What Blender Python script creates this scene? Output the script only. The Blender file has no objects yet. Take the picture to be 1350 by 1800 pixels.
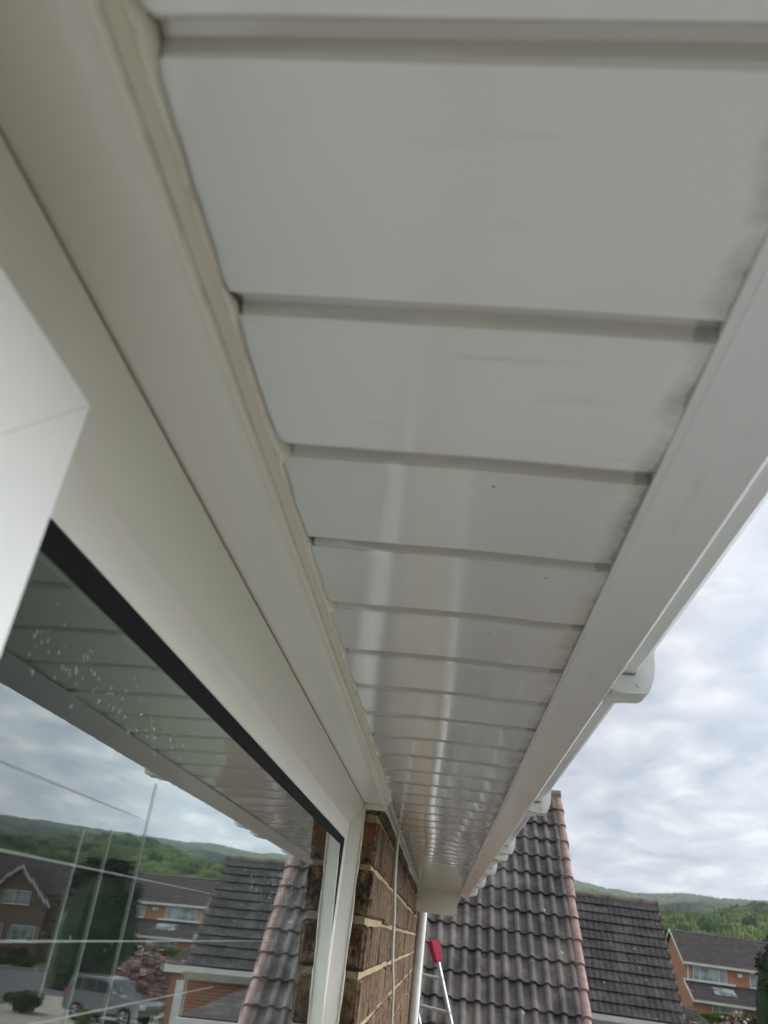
import bpy, bmesh, math, random
import numpy as np
from mathutils import Vector, Matrix
random.seed(7)
RNG = np.random.RandomState(11)
sc = bpy.context.scene
COL = sc.collection

# ------------------------------------------------------------------ camera
YAW, PIT, ROL, FPX = -0.12495053, 0.48229814, 0.13805656, 1400.0
cy, sy, cp, sp = math.cos(YAW), math.sin(YAW), math.cos(PIT), math.sin(PIT)
fw = Vector((sy*cp, cy*cp, sp)); rt = Vector((cy, -sy, 0)); up = rt.cross(fw)
r2 = math.cos(ROL)*rt + math.sin(ROL)*up
u2 = -math.sin(ROL)*rt + math.cos(ROL)*up
cam_d = bpy.data.cameras.new('camera'); cam = bpy.data.objects.new('camera', cam_d); COL.objects.link(cam)
m = Matrix((r2, u2, -fw)).transposed().to_4x4(); cam.matrix_world = m
cam_d.sensor_fit = 'VERTICAL'; cam_d.sensor_height = 36.0; cam_d.lens = FPX/1800*36
cam_d.clip_start = 0.02; cam_d.clip_end = 9000
cam_d.dof.use_dof = True; cam_d.dof.focus_distance = 1.25; cam_d.dof.aperture_fstop = 13
sc.camera = cam

# ------------------------------------------------------------------ world, sun, exposure
SUN_EL, SUN_AZ = math.radians(42), math.radians(82)     # azimuth clockwise from +Y
w = bpy.data.worlds.new('World'); sc.world = w; w.use_nodes = True
nt = w.node_tree; N = nt.nodes; L = nt.links
for n in list(N): N.remove(n)
out = N.new('ShaderNodeOutputWorld'); bg = N.new('ShaderNodeBackground'); bg.inputs[1].default_value = 0.1
sky = N.new('ShaderNodeTexSky'); sky.sky_type = 'NISHITA'; sky.sun_disc = False
sky.sun_elevation = SUN_EL; sky.sun_rotation = SUN_AZ
tc = N.new('ShaderNodeTexCoord'); sep = N.new('ShaderNodeSeparateXYZ'); L.new(tc.outputs['Generated'], sep.inputs[0])
def wm(op, a, b=None, c=None):
    n = N.new('ShaderNodeMath'); n.operation = op
    for i, v in enumerate((a, b, c)):
        if v is None: continue
        if isinstance(v, (int, float)): n.inputs[i].default_value = v
        else: L.new(v, n.inputs[i])
    return n.outputs[0]
zz = wm('MAXIMUM', wm('ADD', sep.outputs[2], 0.12), 0.05)
cx = wm('DIVIDE', sep.outputs[0], zz); cyy = wm('DIVIDE', sep.outputs[1], zz)
comb = N.new('ShaderNodeCombineXYZ'); L.new(cx, comb.inputs[0]); L.new(cyy, comb.inputs[1])
mp = N.new('ShaderNodeMapping'); L.new(comb.outputs[0], mp.inputs[0]); mp.inputs['Rotation'].default_value = (0, 0, 0.35); mp.inputs['Scale'].default_value = (1.5, 1.0, 1)
mp.inputs['Location'].default_value = (3.1, 1.7, 0)
n1 = N.new('ShaderNodeTexNoise'); n1.inputs['Scale'].default_value = 3.0; n1.inputs['Detail'].default_value = 7; n1.inputs['Roughness'].default_value = 0.5; n1.inputs['Distortion'].default_value = 0.35
L.new(mp.outputs[0], n1.inputs['Vector'])
rp = N.new('ShaderNodeValToRGB'); L.new(n1.outputs[0], rp.inputs[0])
e = rp.color_ramp.elements
e[0].position = 0.33; e[0].color = (3.25, 3.6, 4.2, 1)
e[1].position = 0.66; e[1].color = (5.9, 6.0, 6.0, 1)
k = rp.color_ramp.elements.new(0.45); k.color = (4.1, 4.35, 4.75, 1)
k = rp.color_ramp.elements.new(0.54); k.color = (4.6, 4.8, 5.15, 1)
mx = N.new('ShaderNodeMix'); mx.data_type = 'RGBA'; mx.inputs[0].default_value = 0.92
L.new(sky.outputs[0], mx.inputs[6]); L.new(rp.outputs[0], mx.inputs[7])
# bright sky lobe added low on the right to light the sash and glass
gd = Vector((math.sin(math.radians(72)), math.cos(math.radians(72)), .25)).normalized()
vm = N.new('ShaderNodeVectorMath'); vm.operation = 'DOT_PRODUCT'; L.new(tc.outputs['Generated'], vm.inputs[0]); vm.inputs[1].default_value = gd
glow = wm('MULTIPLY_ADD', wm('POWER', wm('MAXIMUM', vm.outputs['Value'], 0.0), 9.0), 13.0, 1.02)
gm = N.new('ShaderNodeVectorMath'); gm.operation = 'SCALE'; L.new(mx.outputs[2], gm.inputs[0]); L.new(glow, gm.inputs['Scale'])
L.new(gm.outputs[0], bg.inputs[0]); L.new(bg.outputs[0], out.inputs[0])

sd = bpy.data.lights.new('sun', 'SUN'); sd.energy = 0.55; sd.angle = math.radians(14); sd.color = (1, 0.955, 0.89)
so = bpy.data.objects.new('sun', sd); COL.objects.link(so)
sdir = Vector((math.sin(SUN_AZ)*math.cos(SUN_EL), math.cos(SUN_AZ)*math.cos(SUN_EL), math.sin(SUN_EL)))
so.rotation_euler = sdir.to_track_quat('Z', 'Y').to_euler(); so.location = (30, -20, 40)
sc.view_settings.view_transform = 'Standard'; sc.view_settings.look = 'None'
sc.view_settings.gamma = 1; sc.view_settings.exposure = 0.57
sc.render.engine = 'CYCLES'
sc.cycles.max_bounces = 10; sc.cycles.diffuse_bounces = 5; sc.cycles.glossy_bounces = 6

# ------------------------------------------------------------------ helpers
class MB:
    def __init__(s): s.v = []; s.f = []
    def add(s, vs, fs):
        b = len(s.v); s.v += [tuple(x) for x in vs]; s.f += [tuple(b+i for i in f) for f in fs]; return s
    def box(s, a, b):
        x0, y0, z0 = a; x1, y1, z1 = b
        return s.add([(x0,y0,z0),(x1,y0,z0),(x1,y1,z0),(x0,y1,z0),(x0,y0,z1),(x1,y0,z1),(x1,y1,z1),(x0,y1,z1)],
                     [(0,3,2,1),(4,5,6,7),(0,1,5,4),(1,2,6,5),(2,3,7,6),(3,0,4,7)])
    def cbox(s, a, b, c):
        """box with chamfered edges"""
        x = (a[0], b[0]); y = (a[1], b[1]); z = (a[2], b[2]); bm = bmesh.new()
        vs = []
        for i in (0,1):
            for j in (0,1):
                for k in (0,1):
                    X, Yy, Z = x[i], y[j], z[k]; sx = c if i == 0 else -c; sy_ = c if j == 0 else -c; sz = c if k == 0 else -c
                    vs += [bm.verts.new((X, Yy+sy_, Z+sz)), bm.verts.new((X+sx, Yy, Z+sz)), bm.verts.new((X+sx, Yy+sy_, Z))]
        r = bmesh.ops.convex_hull(bm, input=vs)
        bm.verts.index_update()
        s.add([v.co[:] for v in bm.verts], [[v.index for v in f.verts] for f in bm.faces]); bm.free(); return s
    def tube(s, pts, r, n=10, cap=True):
        pts = [Vector(p) for p in pts]; rs = r if isinstance(r, (list, tuple)) else [r]*len(pts); b = len(s.v)
        for i, p in enumerate(pts):
            d = (pts[min(i+1, len(pts)-1)] - pts[max(i-1, 0)]).normalized()
            a = d.cross(Vector((0.13, 0.21, 1)) if abs(d.z) < .9 else Vector((1, 0.1, 0))).normalized(); c = d.cross(a)
            for k in range(n):
                t = 2*math.pi*k/n; s.v.append(tuple(p + rs[i]*(math.cos(t)*a + math.sin(t)*c)))
        for i in range(len(pts)-1):
            for k in range(n):
                s.f.append((b+i*n+k, b+i*n+(k+1)%n, b+(i+1)*n+(k+1)%n, b+(i+1)*n+k))
        if cap:
            s.f.append(tuple(b+k for k in range(n))[::-1]); s.f.append(tuple(b+(len(pts)-1)*n+k for k in range(n)))
        return s
    def prism(s, poly, axis, a, b):
        """closed polygon (2D) extruded along axis from a to b"""
        n = len(poly); mk = {'y': lambda p, t: (p[0], t, p[1]), 'x': lambda p, t: (t, p[0], p[1]), 'z': lambda p, t: (p[0], p[1], t)}[axis]
        return s.add([mk(p, a) for p in poly] + [mk(p, b) for p in poly],
                     [tuple(range(n))[::-1], tuple(range(n, 2*n))] + [(i, (i+1)%n, n+(i+1)%n, n+i) for i in range(n)])
    def build(s, name, mat, parent=None, smooth=False, ang=None, loc=None):
        me = bpy.data.meshes.new(name); me.from_pydata(s.v, [], s.f); me.update()
        bm = bmesh.new(); bm.from_mesh(me); bmesh.ops.recalc_face_normals(bm, faces=bm.faces); bm.to_mesh(me); bm.free()
        o = bpy.data.objects.new(name, me); COL.objects.link(o)
        if mat: me.materials.append(getattr(mat, 'm', mat))
        if parent: o.parent = parent
        if smooth:
            for p in me.polygons: p.use_smooth = True
            if ang: me.set_sharp_from_angle(angle=math.radians(ang))
        if loc: o.location = loc
        return o
def tag(o, label=None, cat=None, group=None, kind=None):
    if label: o['label'] = label
    if cat: o['category'] = cat
    if group: o['group'] = group
    if kind: o['kind'] = kind
    return o
def empty(name, loc=(0,0,0), rz=0):
    o = bpy.data.objects.new(name, None); COL.objects.link(o); o.location = loc; o.rotation_euler = (0,0,rz); o.empty_display_size = .2
    return o
def adopt(o, parent):
    """parent o (built in world coordinates) under an empty, keeping it in place"""
    o.parent = parent; o.matrix_parent_inverse = Matrix.Translation(-Vector(parent.location))
    return o

# ------------------------------------------------------------------ materials
class Mat:
    def __init__(s, name, col=(.5,.5,.5), rough=.5, spec=.5, metal=0, ior=1.5):
        s.m = bpy.data.materials.new(name); s.m.use_nodes = True; s.N = s.m.node_tree.nodes; s.L = s.m.node_tree.links
        s.b = s.N['Principled BSDF']; s.b.inputs['Base Color'].default_value = (*col, 1); s.b.inputs['Roughness'].default_value = rough
        s.b.inputs['Specular IOR Level'].default_value = spec; s.b.inputs['Metallic'].default_value = metal; s.b.inputs['IOR'].default_value = ior
        s.tc = s.N.new('ShaderNodeTexCoord'); s.co = s.tc.outputs['Object']
    def map(s, scale=(1,1,1), rot=(0,0,0), loc=(0,0,0)):
        n = s.N.new('ShaderNodeMapping'); n.inputs['Scale'].default_value = scale; n.inputs['Rotation'].default_value = rot; n.inputs['Location'].default_value = loc
        s.L.new(s.co, n.inputs[0]); return n.outputs[0]
    def noise(s, sc_=5, det=4, rough=.5, vec=None, dist=0):
        n = s.N.new('ShaderNodeTexNoise'); n.inputs['Scale'].default_value = sc_; n.inputs['Detail'].default_value = det
        n.inputs['Roughness'].default_value = rough; n.inputs['Distortion'].default_value = dist
        s.L.new(vec or s.co, n.inputs['Vector']); return n.outputs[0]
    def voro(s, sc_=5, vec=None, feat='F1', out='Distance'):
        n = s.N.new('ShaderNodeTexVoronoi'); n.inputs['Scale'].default_value = sc_; n.feature = feat
        s.L.new(vec or s.co, n.inputs['Vector']); return n.outputs[out]
    def ramp(s, fac, stops, interp='LINEAR'):
        n = s.N.new('ShaderNodeValToRGB'); s.L.new(fac, n.inputs[0]); n.color_ramp.interpolation = interp
        el = n.color_ramp.elements
        while len(el) < len(stops): el.new(.5)
        for e_, (p, c) in zip(el, stops):
            e_.position = p; e_.color = (*c, 1) if not isinstance(c, (int, float)) else (c, c, c, 1)
        return n.outputs[0]
    def math(s, op, a, b=None, c=None):
        n = s.N.new('ShaderNodeMath'); n.operation = op
        for i, v in enumerate((a, b, c)):
            if v is None: continue
            if isinstance(v, (int, float)): n.inputs[i].default_value = v
            else: s.L.new(v, n.inputs[i])
        return n.outputs[0]
    def xyz(s, vec=None):
        n = s.N.new('ShaderNodeSeparateXYZ'); s.L.new(vec or s.co, n.inputs[0]); return n.outputs
    def mix(s, fac, a, b, blend='MIX'):
        n = s.N.new('ShaderNodeMix'); n.data_type = 'RGBA'; n.blend_type = blend
        for i, v in ((0, fac), (6, a), (7, b)):
            if isinstance(v, (int, float)): n.inputs[i].default_value = v
            elif isinstance(v, tuple): n.inputs[i].default_value = (*v, 1)
            else: s.L.new(v, n.inputs[i])
        return n.outputs[2]
    def color(s, v): s.L.new(v, s.b.inputs['Base Color']); return s
    def rough(s, v): s.L.new(v, s.b.inputs['Roughness']); return s
    def bump(s, h, strength=.3, dist=.01):
        n = s.N.new('ShaderNodeBump'); n.inputs['Strength'].default_value = strength; n.inputs['Distance'].default_value = dist
        s.L.new(h, n.inputs['Height']); s.L.new(n.outputs[0], s.b.inputs['Normal']); return s

S = 0.55       # one "eaves unit" in metres: every section of the near house is given in these
SOFX0, SOFX1, SOFZ, SOFE = -.186, .156, .38, 7.45
PITCH, G0, GW = .1915, .2245, .0145

def upvc(name, col, rough=.2, streak=None, dirt_shade=.06, specks=True, bmp=.012):
    M = Mat(name, col, rough, .5)
    big = M.noise(3.2, 4, .55)
    c = M.ramp(big, [(.3, tuple(v*(1-dirt_shade) for v in col)), (.7, col)])
    if specks:
        sp_ = M.voro(42, out='Distance'); sel = M.noise(9, 2)
        mask = M.math('MULTIPLY', M.math('LESS_THAN', sp_, .045), M.math('GREATER_THAN', sel, .66))
        c = M.mix(mask, c, (.12, .10, .08))
    M.color(c)
    fine = M.noise(1, 5, .6, vec=M.map(streak or (8, 160, 60)))
    wav = M.noise(1, 2, .5, vec=M.map((5, 9, 5)))
    if bmp <= 0: return M
    M.rough(M.ramp(M.noise(11, 5, .6), [(.3, rough*.85), (.75, rough*1.25)]))
    M.bump(M.math('ADD', M.math('MULTIPLY', fine, .12), wav), bmp, .004)
    return M
WHITE = upvc('white_upvc', (.76, .765, .74), .2)
FRAMEM = upvc('aged_frame_upvc', (.78, .735, .65), .27, bmp=0)
SASHM = upvc('sash_upvc', (.82, .80, .75), .3, specks=False)
FASC = upvc('fascia_upvc', (.775, .775, .765), .17, streak=(60, 4, 60))
_c = FASC.b.inputs['Base Color'].links[0].from_socket
_s = FASC.noise(1, 6, .7, vec=FASC.map((60, 7, 60)))
_c = FASC.mix(FASC.ramp(_s, [(.60, 0.), (.72, .4)]), _c, (.52, .51, .48))
FASC.color(FASC.mix(FASC.ramp(FASC.noise(1, 4, .75, vec=FASC.map((130, 22, 90), loc=(2, 5, 1))), [(.71, 0.), (.74, .6)]), _c, (.92, .92, .90)))

def soffit_material():
    M = Mat('soffit_upvc', (.77, .77, .735), .16, .5)
    X = M.xyz(); x = M.math('DIVIDE', X[0], S); y = M.math('DIVIDE', X[1], S)
    base = M.ramp(M.noise(4, 4, .5), [(.3, (.70, .70, .665)), (.7, (.775, .775, .745))])
    # channel between boards: groove shade painted into the colour, with some grime
    fr = M.math('FRACT', M.math('DIVIDE', M.math('SUBTRACT', y, G0 - 2*PITCH - .004), PITCH))
    inch = M.math('LESS_THAN', fr, (GW + .008)/PITCH)
    dirt_shade = M.math('MULTIPLY', inch, M.ramp(M.noise(1, 4, .6, vec=M.map((6, 30, 30))), [(.3, .7), (.7, 1.)]))
    c = M.mix(dirt_shade, base, (.50, .465, .41))
    # mould creeping in from the fascia edge and the wall edge
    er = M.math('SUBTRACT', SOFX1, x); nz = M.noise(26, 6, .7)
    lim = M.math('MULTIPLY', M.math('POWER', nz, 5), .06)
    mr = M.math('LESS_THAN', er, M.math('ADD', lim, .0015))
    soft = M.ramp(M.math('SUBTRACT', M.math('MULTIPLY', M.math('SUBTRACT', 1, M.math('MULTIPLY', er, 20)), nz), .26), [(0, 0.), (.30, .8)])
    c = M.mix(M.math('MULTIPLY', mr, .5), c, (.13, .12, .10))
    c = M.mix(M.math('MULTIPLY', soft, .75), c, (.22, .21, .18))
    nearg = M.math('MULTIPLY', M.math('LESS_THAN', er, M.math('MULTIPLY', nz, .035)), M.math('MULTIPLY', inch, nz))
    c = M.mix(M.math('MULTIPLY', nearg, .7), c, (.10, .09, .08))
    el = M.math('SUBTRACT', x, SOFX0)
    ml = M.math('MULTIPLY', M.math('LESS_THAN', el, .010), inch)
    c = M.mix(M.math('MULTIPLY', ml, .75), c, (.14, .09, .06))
    # stray specks and scuffs
    sp_ = M.voro(30); sel = M.noise(13, 2)
    c = M.mix(M.math('MULTIPLY', M.math('MULTIPLY', M.math('LESS_THAN', sp_, .034), M.math('GREATER_THAN', sel, .52)), .85), c, (.16, .12, .09))
    sc1 = M.noise(1, 5, .65, vec=M.map((9, 70, 10), rot=(0, 0, .5)))
    c = M.mix(M.ramp(sc1, [(.62, 0.), (.74, .4)]), c, (.55, .52, .45))
    M.color(c)
    fine = M.noise(1, 5, .6, vec=M.map((10, 230, 10)))
    wav = M.noise(1, 2, .5, vec=M.map((14, 5, 5)))
    dn = M.noise(60, 2, .5)
    M.rough(M.ramp(M.noise(1, 5, .65, vec=M.map((14, 60, 1))), [(.3, .07), (.75, .19)]))
    M.b.inputs['Coat Weight'].default_value = .6; M.b.inputs['Coat Roughness'].default_value = .06; M.b.inputs['IOR'].default_value = 1.58
    M.bump(M.math('ADD', M.math('ADD', M.math('MULTIPLY', fine, .30), M.math('MULTIPLY', wav, 1.1)), M.math('MULTIPLY', dn, .10)), .11, .004)
    return M
SOFF = soffit_material()

SEAL = Mat('sealant', (.56, .50, .39), .55, .3); SEAL.color(SEAL.ramp(SEAL.noise(38, 5, .65), [(.3, (.60, .54, .43)), (.5, (.76, .71, .60)), (.75, (.80, .76, .67))])); SEAL.bump(SEAL.noise(90, 4, .6), .5, .003)
SEAL2 = Mat('grey_sealant', (.5, .48, .45), .5, .3); SEAL2.color(SEAL2.ramp(SEAL2.noise(60, 5, .65), [(.35, (.25, .22, .19)), (.6, (.52, .50, .47))]))
RUB = Mat('black_rubber', (.008, .008, .009), .7, .12)
DARK = Mat('dark_room', (.05, .055, .06), .8, .2)
METAL = Mat('pale_aluminium', (.62, .62, .60), .35, .5, .6); METAL.bump(METAL.noise(80, 3), .1, .001)
RED = Mat('red_plastic', (.42, .012, .045), .4, .4); RED.color(RED.ramp(RED.noise(30, 4), [(.3, (.33, .01, .035)), (.7, (.46, .016, .055))]))
LEAD = Mat('pale_strip', (.34, .38, .33), .6, .2)

def glass_mat():
    m_ = bpy.data.materials.new('window_glass'); m_.use_nodes = True; n = m_.node_tree.nodes; l = m_.node_tree.links
    for q in list(n): n.remove(q)
    o = n.new('ShaderNodeOutputMaterial'); mixs = n.new('ShaderNodeMixShader')
    gl = n.new('ShaderNodeBsdfGlossy'); gl.inputs['Roughness'].default_value = .012; gl.inputs['Color'].default_value = (.86, .93, .91, 1)
    tr = n.new('ShaderNodeBsdfTransparent'); tr.inputs[0].default_value = (.5, .54, .53, 1)
    fr = n.new('ShaderNodeFresnel'); fr.inputs['IOR'].default_value = 1.52
    r_ = n.new('ShaderNodeMapRange'); r_.inputs['From Min'].default_value = 0.04; r_.inputs['From Max'].default_value = .22
    r_.inputs['To Min'].default_value = .05; r_.inputs['To Max'].default_value = .95
    l.new(fr.outputs[0], r_.inputs[0]); l.new(r_.outputs[0], mixs.inputs[0])
    t = n.new('ShaderNodeTexCoord'); mpp = n.new('ShaderNodeMapping'); mpp.inputs['Scale'].default_value = (4, 120, 1.6); l.new(t.outputs['Object'], mpp.inputs[0])
    nz = n.new('ShaderNodeTexNoise'); nz.inputs['Scale'].default_value = 1; nz.inputs['Detail'].default_value = 3; l.new(mpp.outputs[0], nz.inputs['Vector'])
    mp2 = n.new('ShaderNodeMapping'); mp2.inputs['Scale'].default_value = (2, 2.2, 2.2); l.new(t.outputs['Object'], mp2.inputs[0])
    nz2 = n.new('ShaderNodeTexNoise'); nz2.inputs['Scale'].default_value = 1; nz2.inputs['Detail'].default_value = 1; l.new(mp2.outputs[0], nz2.inputs['Vector'])
    ad = n.new('ShaderNodeMath'); ad.operation = 'MULTIPLY_ADD'; ad.inputs[1].default_value = .035; l.new(nz.outputs[0], ad.inputs[0]); l.new(nz2.outputs[0], ad.inputs[2])
    bp = n.new('ShaderNodeBump'); bp.inputs['Strength'].default_value = .10; bp.inputs['Distance'].default_value = .004; l.new(ad.outputs[0], bp.inputs['Height'])
    l.new(bp.outputs[0], gl.inputs['Normal'])
    # thin film of grime that scatters a little
    df = n.new('ShaderNodeBsdfDiffuse'); df.inputs[0].default_value = (.5, .5, .48, 1)
    m3 = n.new('ShaderNodeMixShader'); m3.inputs[0].default_value = .012
    l.new(tr.outputs[0], mixs.inputs[1]); l.new(gl.outputs[0], mixs.inputs[2]); l.new(mixs.outputs[0], m3.inputs[1]); l.new(df.outputs[0], m3.inputs[2]); l.new(m3.outputs[0], o.inputs[0])
    return m_
GLASS = glass_mat()

def brick_mat():
    M = Mat('rustic_brick', (.1, .06, .035), .88, .2)
    g = M.N.new('ShaderNodeNewGeometry').outputs['Random Per Island']
    base = M.ramp(g, [(0, (.06, .03, .017)), (.3, (.13, .075, .04)), (.55, (.08, .046, .026)), (.8, (.16, .093, .048)), (1, (.07, .034, .02))])
    st = M.noise(1, 6, .7, vec=M.map((40, 90, 9)))
    c = M.mix(M.ramp(st, [(.42, 0.), (.66, .85)]), base, (.38, .265, .155))
    c = M.mix(M.ramp(M.noise(60, 5, .7), [(.38, .95), (.52, 0.)]), c, (.018, .011, .008))
    c = M.mix(M.ramp(M.noise(11, 3, .5), [(.68, 0.), (.74, .7)]), c, (.22, .07, .03))
    M.color(c); M.bump(M.math('ADD', st, M.noise(120, 5, .7)), .9, .006); return M
BRICK = brick_mat()
MORT = Mat('mortar', (.42, .33, .21), .95, .1); MORT.color(MORT.ramp(MORT.noise(50, 5, .7), [(.3, (.27, .20, .12)), (.7, (.52, .42, .27))])); MORT.bump(MORT.noise(140, 4, .7), .8, .004)

def tile_mat(name, dark, light, tw, tl, lichen=.5, moss=None):
    """concrete tiles: per-tile tone from object coordinates (u across, v down the slope)"""
    M = Mat(name, dark, .9, .15)
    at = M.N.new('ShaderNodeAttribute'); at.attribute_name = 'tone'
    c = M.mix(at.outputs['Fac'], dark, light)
    c = M.mix(M.ramp(M.noise(6, 6, .7), [(.35, .5), (.65, 0.)]), c, tuple(v*.6 for v in dark))
    c = M.mix(M.ramp(M.noise(2.3, 6, .7), [(.45, 0.), (.68, .75)]), c, tuple(v*1.45 for v in light))
    vo = M.voro(3.1); sel = M.noise(7, 3)
    lic = M.math('MULTIPLY', M.math('LESS_THAN', M.math('ADD', vo, M.math('MULTIPLY', M.noise(40, 3), .09)), .12), M.math('GREATER_THAN', sel, .52))
    c = M.mix(M.math('MULTIPLY', lic, lichen), c, (.55, .54, .50))
    c = M.mix(M.ramp(M.noise(16, 5, .75), [(.62, 0.), (.70, .7)]), c, (.06, .055, .03))
    if moss: c = M.mix(M.ramp(M.noise(9, 6, .75), [(.55, 0.), (.68, .85)]), c, moss)
    M.color(c); M.bump(M.noise(70, 4, .7), .4, .004); return M
TILE1 = tile_mat('weathered_roof_tile', (.080, .073, .068), (.19, .173, .157), .3, .345, .8)
TILE2 = tile_mat('dark_roof_tile', (.056, .053, .052), (.096, .091, .088), .3, .33, .6)
TILE3 = tile_mat('brown_roof_tile', (.075, .066, .062), (.115, .10, .093), .3, .33, .5)
RIDGE = tile_mat('mossy_ridge_tile', (.13, .115, .10), (.22, .19, .165), .3, .3, .5, (.22, .15, .05))
PINK = Mat('pink_verge_tile', (.36, .2, .18), .85, .2)
PINK.color(PINK.mix(PINK.ramp(PINK.noise(14, 6, .7), [(.45, 0.), (.7, .8)]), PINK.ramp(PINK.noise(4, 5, .6), [(.3, (.25, .15, .135)), (.7, (.37, .25, .225))]), (.42, .36, .31)))
PINK.color(PINK.mix(PINK.ramp(PINK.noise(9, 4, .7, vec=PINK.map((1, 1, 1), loc=(4, 2, 8))), [(.64, 0.), (.70, .9)]), PINK.b.inputs['Base Color'].links[0].from_socket, (.09, .08, .075)))
WPAINT = Mat('white_paint', (.74, .74, .71), .45, .4); WPAINT.color(WPAINT.ramp(WPAINT.noise(3, 5, .6), [(.3, (.62, .62, .59)), (.7, (.78, .78, .75))]))
def brickwall_mat(name, c1, c2, mort, scale=1.0):
    M = Mat(name, c1, .9, .15)
    X = M.xyz(); n = M.N.new('ShaderNodeCombineXYZ'); M.L.new(M.math('ADD', X[0], X[1]), n.inputs[0]); M.L.new(X[2], n.inputs[1])
    b = M.N.new('ShaderNodeTexBrick'); M.L.new(n.outputs[0], b.inputs['Vector']); b.inputs['Color1'].default_value = (*c1, 1); b.inputs['Color2'].default_value = (*c2, 1)
    b.inputs['Mortar'].default_value = (*mort, 1); b.inputs['Scale'].default_value = scale; b.inputs['Brick Width'].default_value = .225; b.inputs['Row Height'].default_value = .075
    b.inputs['Mortar Size'].default_value = .009
    c = M.mix(M.ramp(M.noise(1.2, 5, .6), [(.35, .35), (.65, 0.)]), b.outputs[0], tuple(v*.6 for v in c1)); M.color(c)
    M.bump(b.outputs['Fac'], .4, -.006); return M
ORANGE = brickwall_mat('orange_brick', (.56, .25, .14), (.49, .21, .11), (.5, .36, .27))
BROWNB = brickwall_mat('brown_brick', (.24, .15, .095), (.20, .12, .075), (.33, .27, .2))
REDB = brickwall_mat('red_brown_brick', (.36, .16, .09), (.30, .125, .07), (.38, .29, .22))
WGL = Mat('far_window_glass', (.22, .27, .27), .08, .8); WGL.color(WGL.ramp(WGL.noise(1.3, 3), [(.35, (.12, .15, .15)), (.6, (.42, .47, .46))]))
LAWN = Mat('lawn', (.06, .10, .025), .95, .1); LAWN.color(LAWN.ramp(LAWN.noise(.35, 8, .65), [(.3, (.07, .085, .04)), (.7, (.125, .14, .075))]))
ASPH = Mat('asphalt', (.075, .075, .078), .9, .2); ASPH.color(ASPH.ramp(ASPH.noise(.7, 8, .65), [(.3, (.075, .075, .08)), (.7, (.13, .13, .132))]))
CONC = Mat('pale_paving', (.42, .42, .41), .9, .2)
_b = CONC.N.new('ShaderNodeTexBrick'); CONC.L.new(CONC.co, _b.inputs['Vector']); _b.inputs['Scale'].default_value = 1.6; _b.offset = 0
_b.inputs['Color1'].default_value = (.33, .325, .31, 1); _b.inputs['Color2'].default_value = (.29, .285, .27, 1); _b.inputs['Mortar'].default_value = (.2, .19, .16, 1); _b.inputs['Mortar Size'].default_value = .012
CONC.color(CONC.mix(CONC.ramp(CONC.noise(.9, 7, .7), [(.35, .4), (.6, 0.)]), _b.outputs[0], (.20, .19, .165)))
DRIVE = Mat('beige_drive', (.36, .31, .25), .9, .2); DRIVE.color(DRIVE.ramp(DRIVE.noise(1.5, 7, .7), [(.3, (.27, .235, .19)), (.7, (.40, .355, .29))]))

def leaf_mat(name, cols, tl=.25):
    M = Mat(name, cols[0], .75, .25)
    g = M.N.new('ShaderNodeNewGeometry').outputs['Random Per Island']
    n_ = len(cols); c = M.ramp(g, [(i/(n_-1), cc) for i, cc in enumerate(cols)])
    c2 = M.mix(M.ramp(M.noise(.8, 4, .6), [(.35, .5), (.65, 0.)]), c, tuple(v*.55 for v in cols[0]))
    M.color(c2); return M
L_CON = leaf_mat('conifer_foliage', [(.008, .022, .007), (.02, .05, .011), (.048, .098, .02)])
L_HEDGE = leaf_mat('hedge_foliage', [(.10, .16, .02), (.16, .22, .03), (.22, .27, .04)])
L_BUSH = leaf_mat('bush_foliage', [(.05, .10, .02), (.09, .16, .03), (.15, .22, .05)])
L_GREEN = leaf_mat('mid_green_foliage', [(.035, .08, .02), (.06, .12, .03), (.09, .16, .04)])
L_PINK = leaf_mat('pink_blossom', [(.62, .36, .40), (.70, .45, .47), (.52, .27, .31), (.10, .15, .05), (.06, .09, .03)])
BARK = Mat('bark', (.07, .05, .035), .9, .1); BARK.color(BARK.ramp(BARK.noise(12, 5), [(.3, (.04, .03, .02)), (.7, (.10, .075, .05))]))

# ------------------------------------------------------------------ ground, roads
GZ = -4.6
def sheet(name, pts, z, mat, label=None):
    b = MB(); b.add([(x, y, z) for x, y in pts], [tuple(range(len(pts)))]); o = b.build(name, mat); tag(o, kind='structure')
    if o.data.polygons[0].normal.z < 0: o.data.flip_normals()
    return o
sheet('ground', [(-3200, -3200), (3200, -3200), (3200, 3200), (-3200, 3200)], GZ, LAWN)
sheet('bounce_paving', [(-.1, -5), (13, -5), (13, 8.2), (-.1, 8.2)], GZ+.02, CONC)  # unseen pale paving, added and sized to bounce light up under the eaves
sheet('road', [(7, 52), (90, 56), (90, 70), (14, 68), (7, 60)], GZ+.008, ASPH)
sheet('side_road', [(21.5, 20), (29, 20), (30, 52.9), (24, 52.9)], GZ+.012, ASPH)
sheet('driveway', [(10.5, 38.5), (21, 38.5), (22, 52.5), (17, 52.5), (12, 47)], GZ+.016, DRIVE)
sheet('path', [(30.5, 20), (32, 20), (33, 53), (31.2, 53)], GZ+.02, DRIVE)
kb = MB(); kb.box((14, 70.0, GZ), (90, 70.25, GZ+.14)); tag(kb.build('kerb', DRIVE), kind='structure')

# ------------------------------------------------------------------ our house: eaves, window, brick wall
WX = -.212          # brick face
YE = 15.4           # far corner of the wall
house = empty('brick_house', (0, 0, 0))
tag(house, 'brown brick house seen from under its white plastic soffit, gutter and window', 'house')
def ex(poly, y0, y1, b=None):
    """cross-section (eaves units) extruded along the wall"""
    b = b or MB(); return b.prism([(p[0]*S, p[1]*S) for p in poly], 'y', y0*S, y1*S)
Y0 = -2.2
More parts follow.
